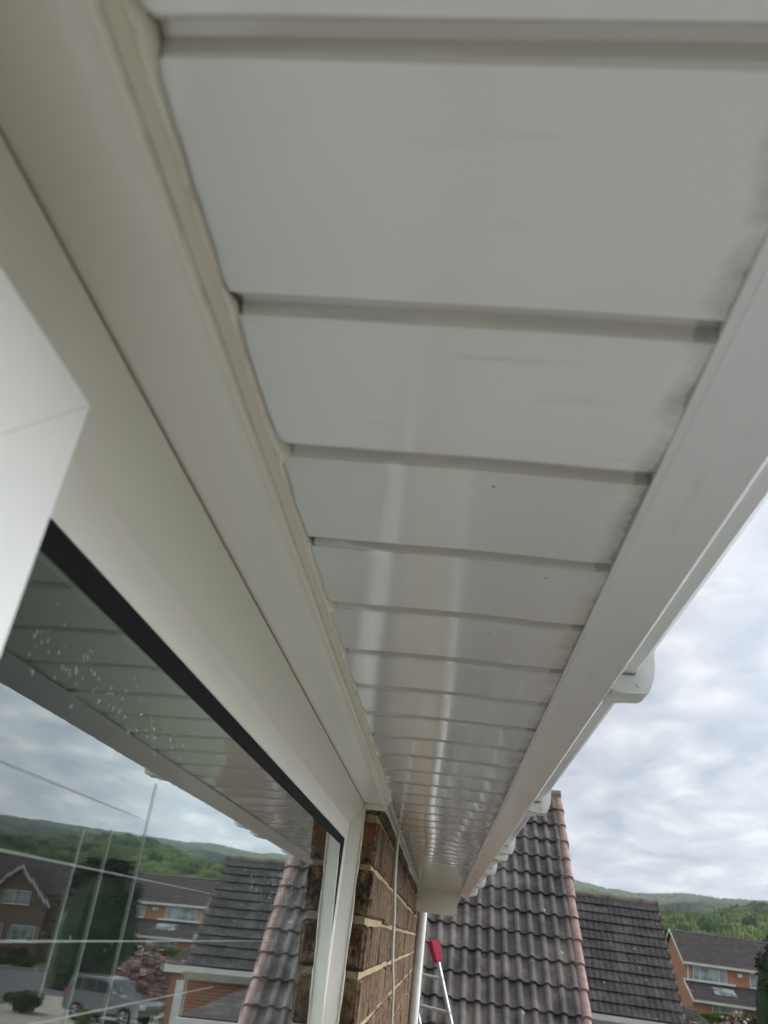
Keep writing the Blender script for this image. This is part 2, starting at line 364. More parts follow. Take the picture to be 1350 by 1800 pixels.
# soffit boards with channels: profile along y, spanning x
prof = [(Y0, SOFZ)]; k = -12
while True:
    y = G0 + k*PITCH; k += 1
    if y < Y0 + .05: continue
    if y > SOFE - .05: break
    prof += [(y-.003, SOFZ), (y, SOFZ+.0025), (y+.0010, SOFZ+.0065), (y+GW*.7, SOFZ+.0060), (y+GW-.002, SOFZ+.001), (y+GW, SOFZ-.0012), (y+GW+.004, SOFZ-.0006), (y+GW+.03, SOFZ)]
prof.append((SOFE, SOFZ))
b = MB(); NX = 24
for (y, z) in prof:
    for i in range(NX+1):
        x = SOFX0-.012 + (SOFX1+.006-SOFX0+.012)*i/NX
        t = i/NX
        dz = .0011*math.sin(t*5.3+y*.9)*math.sin(y*2.1+1) + .0012*math.sin(t*3.1+.5) + .0007*math.sin(t*9+y*3.3)
        b.v.append((x*S, (y + .0012*math.sin(t*4+y*5))*S, (z+dz)*S))
for j in range(len(prof)-1):
    for i in range(NX):
        a = j*(NX+1)+i; b.f.append((a, a+1, a+NX+2, a+NX+1))
n0 = len(b.f); b.box((SOFX0*S-.005, Y0*S, (SOFZ+.03)*S), (SOFX1*S, SOFE*S, (SOFZ+.05)*S))
b.build('soffit', SOFF, house, smooth=True, ang=25)
# head panel under the lintel, with rounded nose and end lip
hp = [(-.275, .357), (-.26, .3568), (-.23, .3572), (-.212, .3562), (-.202, .3572), (-.196, .3600), (-.1925, .3640), (-.192, .372), (-.192, .40), (-.275, .40)]
b = ex(hp, Y0, 2.69); b.build('head_panel', FRAMEM, house, smooth=True, ang=30)
lip = MB(); lip.cbox((-.268*S, 2.668*S, .340*S), (-.2*S, 2.688*S, .3565*S), .001); lip.build('end_lip', FRAMEM, house)
# wobbling sealant bead between panel and soffit, with blobs plugging the channel ends
def bead(y0, y1, x, z, r, seed, blobs=True, mat=SEAL, name='sealant', step=.006):
    rr = random.Random(seed); n = int((y1-y0)/step); b = MB(); ns = 9
    ph = [rr.uniform(0, 6) for _ in range(6)]
    for i in range(n+1):
        y = y0+(y1-y0)*i/n
        wob = .0005*math.sin(y*31+ph[0])*math.sin(y*7+ph[1]) + .0003*math.sin(y*83+ph[2]) + .0004*math.sin(y*161+ph[3])
        fr = ((y-G0-GW/2)/PITCH + .5) % 1 - .5; bl = math.exp(-(fr*PITCH/.014)**2) if blobs else 0
        bl *= .6+.4*math.sin(y*13.7)
        R = r*(1+.22*math.sin(y*19+ph[4])+.15*math.sin(y*57+ph[5])) + .0055*bl
        for k_ in range(ns):
            t = 2*math.pi*k_/ns
            b.v.append(((x+wob+.006*bl+R*math.cos(t))*S, y*S, (z+.002*bl+R*1.25*math.sin(t))*S))
    for i in range(n):
        for k_ in range(ns): b.f.append((i*ns+k_, i*ns+(k_+1)%ns, (i+1)*ns+(k_+1)%ns, (i+1)*ns+k_))
    return b.build(name, mat, house, smooth=True)
TRIMC = upvc('cream_trim_upvc', (.86, .79, .66), .45, dirt_shade=.08)
ex([(-.1955, .3605), (-.1925, .3622), (-.1895, .3665), (-.1862, .3720), (-.1842, .3775), (-.1836, .3812), (-.197, .3812)], Y0, 2.69).build('soffit_trim', TRIMC, house, smooth=True, ang=40)
bead(-1.5, 2.70, -.1842, .3785, .0026, 3)
ex([(-.1922, .3612), (-.1905, .3608), (-.1898, .3650), (-.1915, .3655)], Y0, 2.69).build('trim_seam', SEAL, house)
bead(2.69, SOFE, -.199, .375, .0065, 9, False, SEAL2)
# far wall trim
ex([(-.212, .384), (-.212, .366), (-.200, .370), (-.193, .378), (-.19, .384)], 2.70, SOFE).build('wall_trim', FRAMEM, house)

# fascia
fp = [(.1545, .384), (.1545, .3765), (.160, .3735), (.1625, .3755), (.166, .3745), (.190, .3625), (.2125, .3525), (.2160, .3498), (.2170, .3500), (.2275, .3640), (.2272, .3665), (.2222, .3690), (.2215, .66), (.1545, .66)]
b = MB(); b = ex(fp, Y0, SOFE+.45); b.build('fascia', FASC, house, smooth=True, ang=28)
# scratch of paint on the fascia: small raised smears
# gutter: closed channel section
gp = [(.2235, .62), (.2235, .402), (.235, .391), (.262, .391), (.270, .3965), (.281, .418), (.293, .445), (.318, .480), (.330, .510), (.334, .56), (.334, .60), (.324, .60), (.324, .565), (.318, .52), (.304, .49), (.28, .458), (.268, .43), (.256, .404), (.236, .404), (.2295, .41), (.2295, .62)]
gut = ex(gp, Y0, SOFE+.55).build('gutter', FASC, house, smooth=True, ang=24)
def bracket(y, wdt, kind=0):
    o_ = [(.2225, .375), (.230, .3635), (.250, .3600), (.277, .3615), (.284, .3655), (.2880, .376), (.2915, .390), (.2930, .405), (.2925, .420), (.2960, .444), (.3190, .478), (.332, .53), (.336, .56), (.336, .62)]
    i_ = [(.330, .62), (.330, .56), (.324, .535), (.312, .490), (.290, .462), (.279, .430), (.272, .410), (.266, .3945), (.262, .388), (.235, .388), (.2225, .395)]
    b = MB(); b.prism([(p[0]*S, p[1]*S) for p in o_+i_], 'y', y*S, (y+wdt)*S)
    # stiffening lug and screw boss
    b.prism([(p[0]*S, p[1]*S) for p in [(.2225, .352), (.245, .3535), (.262, .3605), (.2225, .364)]], 'y', (y+wdt*.35)*S, (y+wdt*.65)*S)
    b.tube([(.268*S, (y-.004)*S, .3745*S), (.268*S, (y+wdt*.3)*S, .3745*S)], .0045*S, 8)
    return b
for y, wd in ((-.02, .055), (1.20, .055), (2.47, .055), (3.70, .055), (4.02, .14), (4.90, .055), (6.12, .055), (7.35, .055)):
    bracket(y, wd).build('bracket', WHITE, gut, smooth=True, ang=30)
# box end at the gable
b = MB(); b.add([(x*S, y*S, z*S) for y in (SOFE, SOFE+.03) for x, z in ((-.196, .385), (.157, .385), (.158, .34), (.10, .196), (-.192, .196))],
      [(0,1,2,3,4), (9,8,7,6,5)] + [(i, (i+1) % 5, 5+(i+1) % 5, 5+i) for i in range(5)])
b.box((-.19*S, (SOFE+.031)*S, .203*S), (.09*S, (SOFE+.5)*S, .208*S))
b.build('box_end', FRAMEM, house)
# roof above (tiles in eight-centimetre steps, out of view from below) and gable wall up to it
b = MB()
for i in range(14):
    x1 = .30*S - .30*i; z1 = .60*S + .20*i
    b.add([(x1+.02, Y0*S-2, z1-.01), (x1+.02, (SOFE+.5)*S, z1-.01), (x1-.30, (SOFE+.5)*S, z1+.19), (x1-.30, Y0*S-2, z1+.19),
           (x1+.02, Y0*S-2, z1+.02), (x1+.02, (SOFE+.5)*S, z1+.02), (x1-.30, (SOFE+.5)*S, z1+.21), (x1-.30, Y0*S-2, z1+.21)],
          [(0,1,2,3), (7,6,5,4), (0,4,5,1), (1,5,6,2), (2,6,7,3), (3,7,4,0)])
ro = b.build('roof', TILE2, house)

# ---- brick wall beyond the window (individual bricks in a mortar bed, one mesh each)
CH = .1463; ZT = .172 + CH*1.45
mort = MB(); e_ = .014
mort.box((-4, (2.69+e_)*S, GZ), ((WX-e_)*S, YE*S-.004, .372*S))
mort.build('mortar_bed', MORT, house)
bk = MB(); rb = random.Random(5); hb = CH - .019; BL, HL = .392, .185
row = 0; z1 = .172 + 2*CH - .0095
while z1*S > GZ:
    z0 = z1 - hb; zt = min(z1, .3705); off = 0 if row % 2 else .5
    y = 2.69 + (0 if row % 2 else 0)
    first = True
    while y < YE - .02:
        ln = (BL if not (first and row % 2) else HL)
        y2 = min(y + ln, YE)
        jx = rb.uniform(-.0035, .0035); jz = rb.uniform(-.003, .003)
        if zt - z0 > .02: bk.cbox(((WX-.16)*S if first else (WX-.05)*S, y*S, (z0+jz)*S), ((WX+jx)*S, y2*S, (zt+jz if zt == z1 else zt)*S), rb.uniform(.003, .0065))
        y = y2 + .018; first = False
    # return: second brick across the reveal
    if zt - z0 > .02: bk.cbox(((WX-.16-.018-.2)*S, (2.692)*S, z0*S), ((WX-.16-.018)*S, 2.8*S, zt*S), .0025)
    # gable face beyond the corner
    xx = WX*S - .01 - (0 if row % 2 else .11)
    while xx > -3.6:
        bk.cbox((xx-.215, (YE*S-.04), z0*S), (xx, YE*S, zt*S), .0025); xx -= .225
    z1 -= CH; row += 1
bk.v = [(x + rb.uniform(-.0014, .0014), y + rb.uniform(-.0018, .0018), z + rb.uniform(-.0018, .0018)) for x, y, z in bk.v]
bkm = bk.build('wall', BRICK, house)
# roughen brick faces a little
# wall under and before the window
b = MB(); b.box((-.5, -4, GZ), (WX*S, 2.69*S, -2.3*S)); b.box((-.5, -4, -2.3*S), (WX*S, -1.6*S, .36*S)); b.box((-4, -4.2, GZ), (-.5, -4, 1.5))
b.build('lower_wall', BROWNB, house)
# dark room behind the glass
b = MB(); x0, x1, ya, yb, za, zb = -3.6, -.36*S-.05, -1.55*S, 2.64*S, -2.25*S, .36*S
b.add([(x0,ya,za),(x1,ya,za),(x1,yb,za),(x0,yb,za),(x0,ya,zb),(x1,ya,zb),(x1,yb,zb),(x0,yb,zb)], [(0,1,2,3),(4,7,6,5),(0,4,5,1),(2,6,7,3),(3,7,4,0)])
b.build('room', DARK, house)

# ---- window: swept frame, gasket, pane, sash
win = empty('window', (0, 0, 0)); win.parent = house
def sweep_frame(prof, ya, yb, za, zb, ku=(1, 1, 1, 1)):
    """profile (u inset, x) mitred round a rectangle; ku = inset scale for sides (near jamb, head, far jamb, sill)"""
    b = MB(); n = len(prof)
    for (u, x) in prof:
        for (yy, zq) in ((ya+u*ku[0], za+u*ku[3]), (ya+u*ku[0], zb-u*ku[1]), (yb-u*ku[2], zb-u*ku[1]), (yb-u*ku[2], za+u*ku[3])):
            b.v.append((x*S, yy*S, zq*S))
    for i in range(n-1):
        for k_ in range(4): b.f.append((i*4+k_, i*4+(k_+1) % 4, (i+1)*4+(k_+1) % 4, (i+1)*4+k_))
    return b
FP = [(0, -.36), (0, -.2705), (.0015, -.2690), (.0045, -.2685), (.030, -.2860), (.056, -.3020), (.0610, -.3065), (.0640, -.3080), (.068, -.3088), (.098, -.3118), (.108, -.3128), (.1115, -.3142), (.113, -.318), (.113, -.36)]
sweep_frame(FP, -1.6, 2.688, -2.2, .3555, (.8, 1, .32, 1)).build('frame', FRAMEM, win, smooth=True, ang=22)
sweep_frame([(.0, -.3145), (.003, -.3135), (.012, -.3165), (.0175, -.3185)], -1.5, 2.6525, -2.1, .2435, (1, 1.3, 2.7, 1)).build('gasket', RUB, win)
b = MB(); b.prism([(x*S, y*S) for x, y in ((-.36, .33), (-.292, .335), (-.288, .40), (-.312, .450), (-.3165, .458), (-.36, .458))], 'z', -2.1*S, .249*S); b.build('mullion', FRAMEM, win)
# thin dark joint between frame and panel
ex([(-.2735, .3585), (-.2735, .3535), (-.2703, .3535), (-.2703, .3585)], -1.6, 2.69).build('joint', RUB, win)
# pane, leaning out a little at the bottom
TILT = math.radians(1.25); zt_, zb_ = .236*S, -2.15*S
b = MB(); b.add([(0, .47*S, 0), (0, 2.66*S, 0), (0, 2.66*S, zb_-zt_), (0, .47*S, zb_-zt_)], [(0, 1, 2, 3)])
pane = b.build('pane', GLASS, win); pane.location = (-.3195*S, 0, zt_); pane.rotation_euler = (0, -TILT, 0)
if (pane.matrix_world.to_3x3() @ pane.data.polygons[0].normal).x < 0: pane.data.flip_normals()
def onpane(y, z, off=.0006):      # eaves units -> metres on the leaning pane
    return Vector((-.3195*S + math.tan(TILT)*(zt_ - z*S) + off, y*S, z*S))
for z, y1_, y2_ in ((.0735, .5, .86), (.0185, .5, 1.22), (-.039, .5, 1.75), (-.0965, .5, 1.30), (-.154, .5, 1.1)):
    MB().tube([onpane(y1_ + (y2_-y1_)*t/12, z) for t in range(13)], [.0003 - .0002*t/12 for t in range(13)], 6).build('glazing_strip', LEAD, win)
for y, za, zb in ((.727, .048, -.078), (.791, .055, -.16), (.884, .112, -.16)):
    MB().tube([onpane(y - .003*t/10, za+(zb-za)*t/10) for t in range(11)], .00024, 6).build('glazing_strip', LEAD, win)
# casement sash standing proud of the frame: mitred top corner
SX, SY, SZ, SW = -.25, .408, .276, .165
def member(poly, nm):
    b = MB(); bm = bmesh.new(); vs = [[bm.verts.new((x*S, p[0]*S, p[1]*S)) for p in poly] for x in (-.325, SX)]
    bm.faces.new(vs[0]); bm.faces.new(vs[1][::-1]); n = len(poly)
    for i in range(n): bm.faces.new((vs[0][i], vs[1][i], vs[1][(i+1) % n], vs[0][(i+1) % n]))
    bmesh.ops.recalc_face_normals(bm, faces=bm.faces)
    ed = [e for e in bm.edges if all(abs(v.co.x - SX*S) < 1e-6 for v in e.verts)]
    bmesh.ops.bevel(bm, geom=ed, offset=.00018, segments=1, affect='EDGES', profile=.6)
    me = bpy.data.meshes.new(nm); bm.to_mesh(me); bm.free(); o = bpy.data.objects.new(nm, me); COL.objects.link(o); me.materials.append(SASHM.m); o.parent = win
    for p in me.polygons: p.use_smooth = True
    me.set_sharp_from_angle(angle=math.radians(35)); return o
g_ = .00012
member([(SY, SZ-g_), (SY, -2.1), (SY-SW, -2.1), (SY-SW, SZ-SW-g_)], 'sash_stile')
member([(SY-g_, SZ), (SY-SW-g_, SZ-SW), (-1.3, SZ-SW), (-1.3, SZ)], 'sash_rail')
b = MB(); b.add([(-.272*S, -1.3*S, (SZ-SW)*S), (-.272*S, (SY-SW)*S, (SZ-SW)*S), (-.272*S, (SY-SW)*S, -2.1*S), (-.272*S, -1.3*S, -2.1*S)], [(0, 1, 2, 3)]); b.build('sash_pane', GLASS, win)
# white sealant edge between far jamb and brick
bead_ = MB(); rr = random.Random(4); zs = np.linspace(-2.2, .345, 160)
pts = [((-.2665 + .0006*math.sin(z*37) + rr.uniform(-.0005, .0005))*S, 2.6875*S, z*S) for z in zs]
bead_.tube(pts, [(.0036 + .0007*math.sin(z*29+1) + rr.uniform(-.0006, .0006))*S for z in zs], 7).build('frame_sealant', SEAL, win, smooth=True)

# downpipe, second window edge, cable
b = MB(); b.tube([(-.168*S, 8.3*S, z) for z in (.34*S, .1, 0, -1, -2, -3, GZ)], .044*S, 16)
dp = b.build('downpipe', WPAINT, house, smooth=True, ang=40)
for z in (-.9, -2.6): MB().cbox((-.212*S, 8.24*S, z), (-.12*S, 8.36*S, z+.04), .003).build('pipe_clip', WPAINT, dp)
cp_ = [(.378, 3.50), (.27, 3.60), (.15, 3.74), (.0, 3.98), (-.20, 4.40), (-.40, 4.80), (-.8, 5.3), (-2.0, 5.6), (-5, 5.7), (-8.2, 5.7)]
pts = []
for i in range(len(cp_)-1):
    for t in range(6):
        a = t/6; z = cp_[i][0]*(1-a)+cp_[i+1][0]*a; y = cp_[i][1]*(1-a)+cp_[i+1][1]*a
        pts.append(((WX+.012+.002*math.sin(z*20))*S, y*S, z*S))
MB().tube(pts, .0062*S, 8).build('cable', WPAINT, house, smooth=True)
# dried drips and droplets on the pane
b = MB(); rr = random.Random(12)
def drop(y, z, r):
    p = onpane(y, z, 0); vs = []; n_ = 7
    for j, (q, h_) in enumerate(((1, 0), (.75, .45))):
        for k_ in range(n_):
            t = 2*math.pi*k_/n_; vs.append((p.x + h_*r*.4, p.y + q*r*.7*math.cos(t), p.z + q*r*2.4*math.sin(t) - (q*r*1.2 if math.sin(t) < -.5 else 0)))
    vs.append((p.x + r*.42, p.y, p.z)); bb = []
    for k_ in range(n_): bb.append((k_, (k_+1) % n_, n_+(k_+1) % n_, n_+k_)); bb.append((n_+k_, n_+(k_+1) % n_, 2*n_))
    b.add(vs, bb)
for i in range(110):
    y = rr.uniform(.55, .95); z = .165 + rr.gauss(0, .012) - (y-.55)*.02; drop(y, z, rr.uniform(.0002, .00055))
for i in range(130):
    y = rr.gauss(1.75, .22); z = .045 + rr.gauss(0, .022); drop(y, z, rr.uniform(.00025, .0007))
for i in range(60):
    drop(rr.uniform(.6, 2.4), rr.uniform(-.1, .2), rr.uniform(.0002, .0005))
DROP = Mat('water_drop', (.16, .18, .17), .12, .5); dr = b.build('water_droplets', DROP, None, smooth=True)
tag(dr, 'small water droplets scattered over the upper part of the window glass', 'water droplets', kind='stuff')

# ------------------------------------------------------------------ tiled roofs
def tiled_roof(name, parent, P0, ux, length, down, slope, gauge, rib, mat, thick=.022, ribh=.028, res=8, x_from=0.0):
    """double-roman concrete tiles as one mesh: rolls along the slope, a step at each course.
       P0 = ridge start, ux = unit vector along ridge, down = unit vector down the slope"""
    P0, ux, dn = Vector(P0), Vector(ux).normalized(), Vector(down).normalized(); nrm = ux.cross(dn); nrm = -nrm if nrm.z < 0 else nrm
    nr = int(round(slope/gauge)); nx = max(2, int(length/rib*res)); b = MB(); tones = []
    rg = np.random.RandomState(abs(hash(name+str(round(length,2)))) % 1000 if False else int(length*97) % 1000)
    us = [length*i/nx for i in range(nx+1)]
    def prof_(u):
        f = (u/rib) % 1.0
        return ribh*max(0, math.cos((f-.5)*math.pi/.56))**.7 if abs(f-.5) < .28 else 0
    for c in range(nr):
        sag = rg.uniform(-.009, .007, nx//(res*2)+3)
        base = len(b.v)
        for (v, h) in ((c*gauge, .004), ((c+1)*gauge+.012, thick+.010), ((c+1)*gauge+.012, thick-.012)):
            for i, u in enumerate(us):
                t = int(u/(rib*2)); hh = h + (prof_(u)+ (sag[min(t, len(sag)-1)]*(v/gauge-c)))
                vv = v + (sag[min(t, len(sag)-1)]*1.2 if v > c*gauge else 0)
                b.v.append(tuple(P0 + ux*u + dn*vv + nrm*hh))
        for r in range(2):
            for i in range(nx):
                a = base + r*(nx+1) + i; b.f.append((a, a+1, a+nx+2, a+nx+1)); 
        tt = rg.uniform(0, 1, nx//(res*2)+3)
        for r in range(2):
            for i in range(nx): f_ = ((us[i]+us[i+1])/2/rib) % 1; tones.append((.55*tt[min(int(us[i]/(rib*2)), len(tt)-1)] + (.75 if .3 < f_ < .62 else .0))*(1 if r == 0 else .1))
    me = bpy.data.meshes.new(name); me.from_pydata(b.v, [], b.f); me.update()
    at = me.attributes.new('tone', 'FLOAT', 'FACE'); at.data.foreach_set('value', tones)
    o = bpy.data.objects.new(name, me); COL.objects.link(o); me.materials.append(mat.m)
    # make sure normals point outwards
    f = me.polygons[0]
    if f.normal.dot(nrm) < 0: me.flip_normals()
    if parent: adopt(o, parent)
    return o
def T(o, val=.5):
    me = o.data; at = me.attributes.new('tone', 'FLOAT', 'FACE'); at.data.foreach_set('value', [random.random() for _ in me.polygons]); return o
def win3(parent, x0, x1, z0, z1, y, divs, nm='window', depth=.06):
    """white window facing -Y with divisions (fractions)"""
    f = MB(); t = .07
    f.box((x0, y-depth, z0), (x1, y, z0+t)); f.box((x0, y-depth, z1-t), (x1, y, z1))
    for d in [0]+list(divs)+[1]:
        xc = x0 + (x1-x0)*d; xa = min(max(xc-t/2, x0), x1-t); f.box((xa, y-depth+.002, z0+t), (xa+t, y-.002, z1-t))
    f.box((x0-.06, y-depth-.08, z0-.05), (x1+.06, y-.003, z0))
    fo = f.build(nm, WPAINT); adopt(fo, parent)
    g = MB(); g.box((x0+t, y-.02, z0+t), (x1-t, y-.006, z1-t)); go = g.build('window_pane', WGL); go.parent = fo; go.matrix_parent_inverse = Matrix.Identity(4)
    return fo

# --- near neighbour roof (45 degree, pink verge)
n1h = empty('tiled_house', (0, 12.8, GZ)); tag(n1h, 'nearest house with steep grey tiled roof and pink verge tiles down its right edge', 'house')
X1 = 1.655; sl = math.radians(44.2); dn = (0, -math.cos(sl), -math.sin(sl))
RT = Vector((X1, 12.8, 2.115)); SLP = 5.55
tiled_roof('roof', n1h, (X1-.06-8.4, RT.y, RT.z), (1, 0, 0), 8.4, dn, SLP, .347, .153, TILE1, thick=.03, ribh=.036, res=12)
dnv = Vector(dn); up_n = Vector((0, -dnv.z, dnv.y)); up_n = Vector((0, -math.sin(sl), math.cos(sl)))
b = MB()
for c in range(16):
    p0 = Vector((X1-.035, RT.y, RT.z)) + dnv*(c*.347+.012); p1 = p0 + dnv*.36
    jx = random.uniform(-.008, .008); s0, s1 = .0, .03
    def ring(p, h, w_):
        return [tuple(p + Vector((jx + w_*math.cos(t), 0, 0)) + up_n*(h + .05*math.sin(t))) for t in [math.pi*q/8 for q in range(9)]]
    r0, r1 = ring(p0, .004, .052), ring(p1, .034, .060)
    base = len(b.v); b.v += r0+r1 + [(x, y, z-.10) for x, y, z in (r0[0], r1[0])]
    for q in range(8): b.f.append((base+q, base+q+1, base+9+q+1, base+9+q))
    b.f.append(tuple(base+9+q for q in range(9))); b.f.append((base, base+9, base+19, base+18))
adopt(b.build('verge', PINK, smooth=True, ang=50), n1h)
b = MB(); x = X1
rrr = random.Random(3)
while x > X1-8.4:
    b.tube([(x, RT.y+.03, RT.z+.0), (x-.30, RT.y+.03, RT.z+.005)], [.115, .10], 14); x -= .29
adopt(T(b.build('ridge', RIDGE, smooth=True, ang=50)), n1h)
b = MB(); ez = RT.z - SLP*math.sin(sl); ey = RT.y - SLP*math.cos(sl)
b.box((X1-8.3, ey+.5, GZ), (X1-.09, ey+.7, ez+.25)); 
b.add([(X1-.09, ey+.71, GZ), (X1-.09, ey+8.4, GZ), (X1-.09, ey+8.4, ez+.1), (X1-.09, RT.y, RT.z-.16), (X1-.09, ey+.71, ez+.45)] + [(X1-.32, ey+.71, GZ), (X1-.32, ey+8.4, GZ), (X1-.32, ey+8.4, ez+.1), (X1-.32, RT.y, RT.z-.16), (X1-.32, ey+.71, ez+.45)],
      [(0,1,2,3,4), (9,8,7,6,5), (0,5,6,1), (1,6,7,2), (2,7,8,3), (3,8,9,4), (4,9,5,0)])
adopt(b.build('wall', REDB), n1h)
b = MB(); b.box((X1-8.4, ey-.12, ez-.14), (X1-.02, ey+.02, ez-.02)); adopt(b.build('gutter', WPAINT), n1h)
b = MB(); b.add([(X1, RT.y+.02, RT.z-.02), (X1-8.4, RT.y+.02, RT.z-.02), (X1-8.4, RT.y+4.1, RT.z-4), (X1, RT.y+4.1, RT.z-4)], [(0, 1, 2, 3)]); adopt(T(b.build('rear_roof', TILE2)), n1h)

# --- second roof (darker, mossy ridge)
n2 = empty('tiled_house', (4, 25, GZ)); tag(n2, 'second house behind with darker tiled roof, mossy ridge and white gutter', 'house')
XR = 5.93; A2 = math.radians(-2.2); ux2 = Vector((math.cos(A2), math.sin(A2), 0)); RY, RZ = 25.0, 1.62; p2 = math.radians(42)
dn2 = Vector((math.sin(A2)*math.cos(p2), -math.cos(A2)*math.cos(p2), -math.sin(p2))); SL2 = 3.95
Pst = Vector((XR, RY, RZ)) - ux2*8.0
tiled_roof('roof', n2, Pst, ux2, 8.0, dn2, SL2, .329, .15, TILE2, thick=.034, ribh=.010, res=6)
b = MB(); 
for i in range(20):
    a = Pst + ux2*(i*.4); c = a + ux2*.41; b.tube([tuple(a+Vector((0,.02,-.01))), tuple(c+Vector((0,.02,-.005)))], [.105, .12], 12)
adopt(T(b.build('ridge', RIDGE, smooth=True, ang=50)), n2)
Pe = Vector((XR, RY, RZ)) + dn2*SL2
b = MB(); 
for a, c in ((Pe - ux2*2.15, Pe),):
    q = Vector((0, -.10, 0)); b.add([tuple(v) for v in (a+q+Vector((0,0,-.02)), c+q+Vector((0,0,-.02)), c+q+Vector((0,0,-.13)), a+q+Vector((0,0,-.13)), a+Vector((0,.08,-.02)), c+Vector((0,.08,-.02)), c+Vector((0,.08,-.30)), a+Vector((0,.08,-.30)))],
       [(0,1,2,3), (7,6,5,4), (0,4,5,1), (1,5,6,2), (3,2,6,7), (0,3,7,4)])
adopt(b.build('gutter', WPAINT), n2)
b = MB(); wy = Pe.y + .35
b.box((-2, wy, GZ), (XR-.12, wy+.25, Pe.z+.1))
b.add([(XR-.13, wy+.26, GZ), (XR-.13, RY+3.2, GZ), (XR-.13, RY+3.2, Pe.z+.1), (XR-.13, RY, RZ-.14), (XR-.13, wy+.26, Pe.z+.2), (XR-.4, wy+.26, GZ), (XR-.4, RY+3.2, GZ), (XR-.4, RY+3.2, Pe.z+.1), (XR-.4, RY, RZ-.14), (XR-.4, wy+.26, Pe.z+.2)],
      [(0,1,2,3,4), (9,8,7,6,5), (0,5,6,1), (1,6,7,2), (2,7,8,3), (3,8,9,4), (4,9,5,0)])
adopt(b.build('wall', REDB), n2)
b = MB(); b.box((XR-.11, wy-.0, GZ), (XR-.04, wy+.07, Pe.z-.1)); adopt(b.build('downpipe', WPAINT), n2)
b = MB(); b.add([(XR-8, RY+.05, RZ-.03), (XR, RY+.05, RZ-.03), (XR, RY+3.6, RZ-2.9), (XR-8, RY+3.6, RZ-2.9)], [(0, 1, 2, 3)]); adopt(T(b.build('rear_roof', TILE2)), n2)
# verge underside strip
b = MB(); v0 = Vector((XR, RY, RZ)); b.add([tuple(v0 + Vector((.0, 0, .03))), tuple(Pe + Vector((0, 0, .03))), tuple(Pe + Vector((0, 0, -.1))), tuple(v0 + Vector((0, 0, -.1))), tuple(v0 + Vector((-.05, 0, .03))), tuple(Pe + Vector((-.05, 0, .03))), tuple(Pe + Vector((-.05, 0, -.1))), tuple(v0 + Vector((-.05, 0, -.1)))],
    [(0,1,2,3), (7,6,5,4), (0,4,5,1), (3,2,6,7), (1,5,6,2), (0,3,7,4)]); adopt(T(b.build('verge', RIDGE)), n2)
# porch lean-to on the front
por = MB(); ye = 19.9
por.add([(3.2, ye, -1.86), (5.15, ye, -1.86), (4.1, wy-.01, -.95-.35), (3.2, wy-.01, -.95-.35), (3.2, ye, -1.93), (5.15, ye, -1.93)], [(0,1,2,3), (0,4,5,1)])
por.add([(5.15, ye, -1.861), (5.15, wy-.01, -1.861), (4.1, wy-.012, -1.301)], [(0, 1, 2)])
adopt(T(por.build('porch_roof', TILE3)), n2)
b = MB(); b.box((3.2, ye-.08, -2.06), (5.22, ye+.02, -1.9)); adopt(b.build('porch_fascia', WPAINT), n2)
b = MB(); b.box((3.3, ye+.2, GZ), (5.0, wy-.02, -2.0)); adopt(b.build('porch_wall', REDB), n2)

# --- orange brick house
oh = empty('orange_brick_house', (25, 80, GZ)); tag(oh, 'orange brick house with white windows, lean-to roof and a skylight, beside the tall conifer', 'house')
FY = 80.0; xl, xr_ = 21.15, 33.5
b = MB(); b.add([(xl, FY, GZ), (xr_, FY, GZ), (xr_, FY, 1.0), (xl, FY, 1.0), (xl, FY+8, GZ), (xr_, FY+8, GZ), (xr_, FY+8, 1.0), (xl, FY+8, 1.0), (xl, FY+4, 3.35), (xr_, FY+4, 3.35)],
    [(0,1,2,3), (5,4,7,6), (4,0,3,8,7), (1,5,6,9,2), (3,2,9,8), (7,8,9,6)]); adopt(b.build('wall', ORANGE), oh)
ps = math.atan2(2.5, 4.35)
tiled_roof('roof', oh, (xl-.2, FY+4, 3.52), (1, 0, 0), xr_-xl+.4, (0, -math.cos(ps), -math.sin(ps)), 5.05, .335, .3, TILE3, thick=.05, ribh=.02, res=4)
b = MB(); b.add([(xl-.2, FY+4.03, 3.52), (xr_+.2, FY+4.03, 3.52), (xr_+.2, FY+8.4, 1.0), (xl-.2, FY+8.4, 1.0)], [(0,1,2,3)]); adopt(T(b.build('rear_roof', TILE3)), oh)
b = MB(); b.box((xl-.25, FY-.5, .83), (xr_+.2, FY-.32, 1.02)); adopt(b.build('gutter', WPAINT), oh)
def barge(x, y0, z0, y1, z1, t=.2, wd=.06):
    b = MB(); b.add([(x, y0, z0), (x, y1, z1), (x, y1, z1-t), (x, y0, z0-t), (x+wd, y0, z0), (x+wd, y1, z1), (x+wd, y1, z1-t), (x+wd, y0, z0-t)], [(0,3,2,1), (4,5,6,7), (0,1,5,4), (3,7,6,2), (0,4,7,3), (1,2,6,5)]); return b
b = barge(xl-.28, FY-.35, .95, FY+4, 3.55); b2 = barge(xl-.28, FY+4.001, 3.55, FY+8.35, 1.0); b.add(b2.v, b2.f); adopt(b.build('bargeboard', WPAINT), oh)
win3(oh, 21.75, 24.55, -.28, .80, FY, (.2, .76)); win3(oh, 26.4, 29.4, -.28, .80, FY, (.3, .7)); win3(oh, 22.6, 25.0, -3.4, -1.85, FY-2.0, (.25, .75)); 
b = MB(); b.box((xl+.12, FY-.1, -1), (xl+.22, FY-.01, .85)); adopt(b.build('downpipe', WPAINT), oh)
b = MB(); b.box((25.4, FY-.25, .35), (25.75, FY-.01, .62)); adopt(b.build('wall_lamp', WPAINT), oh)
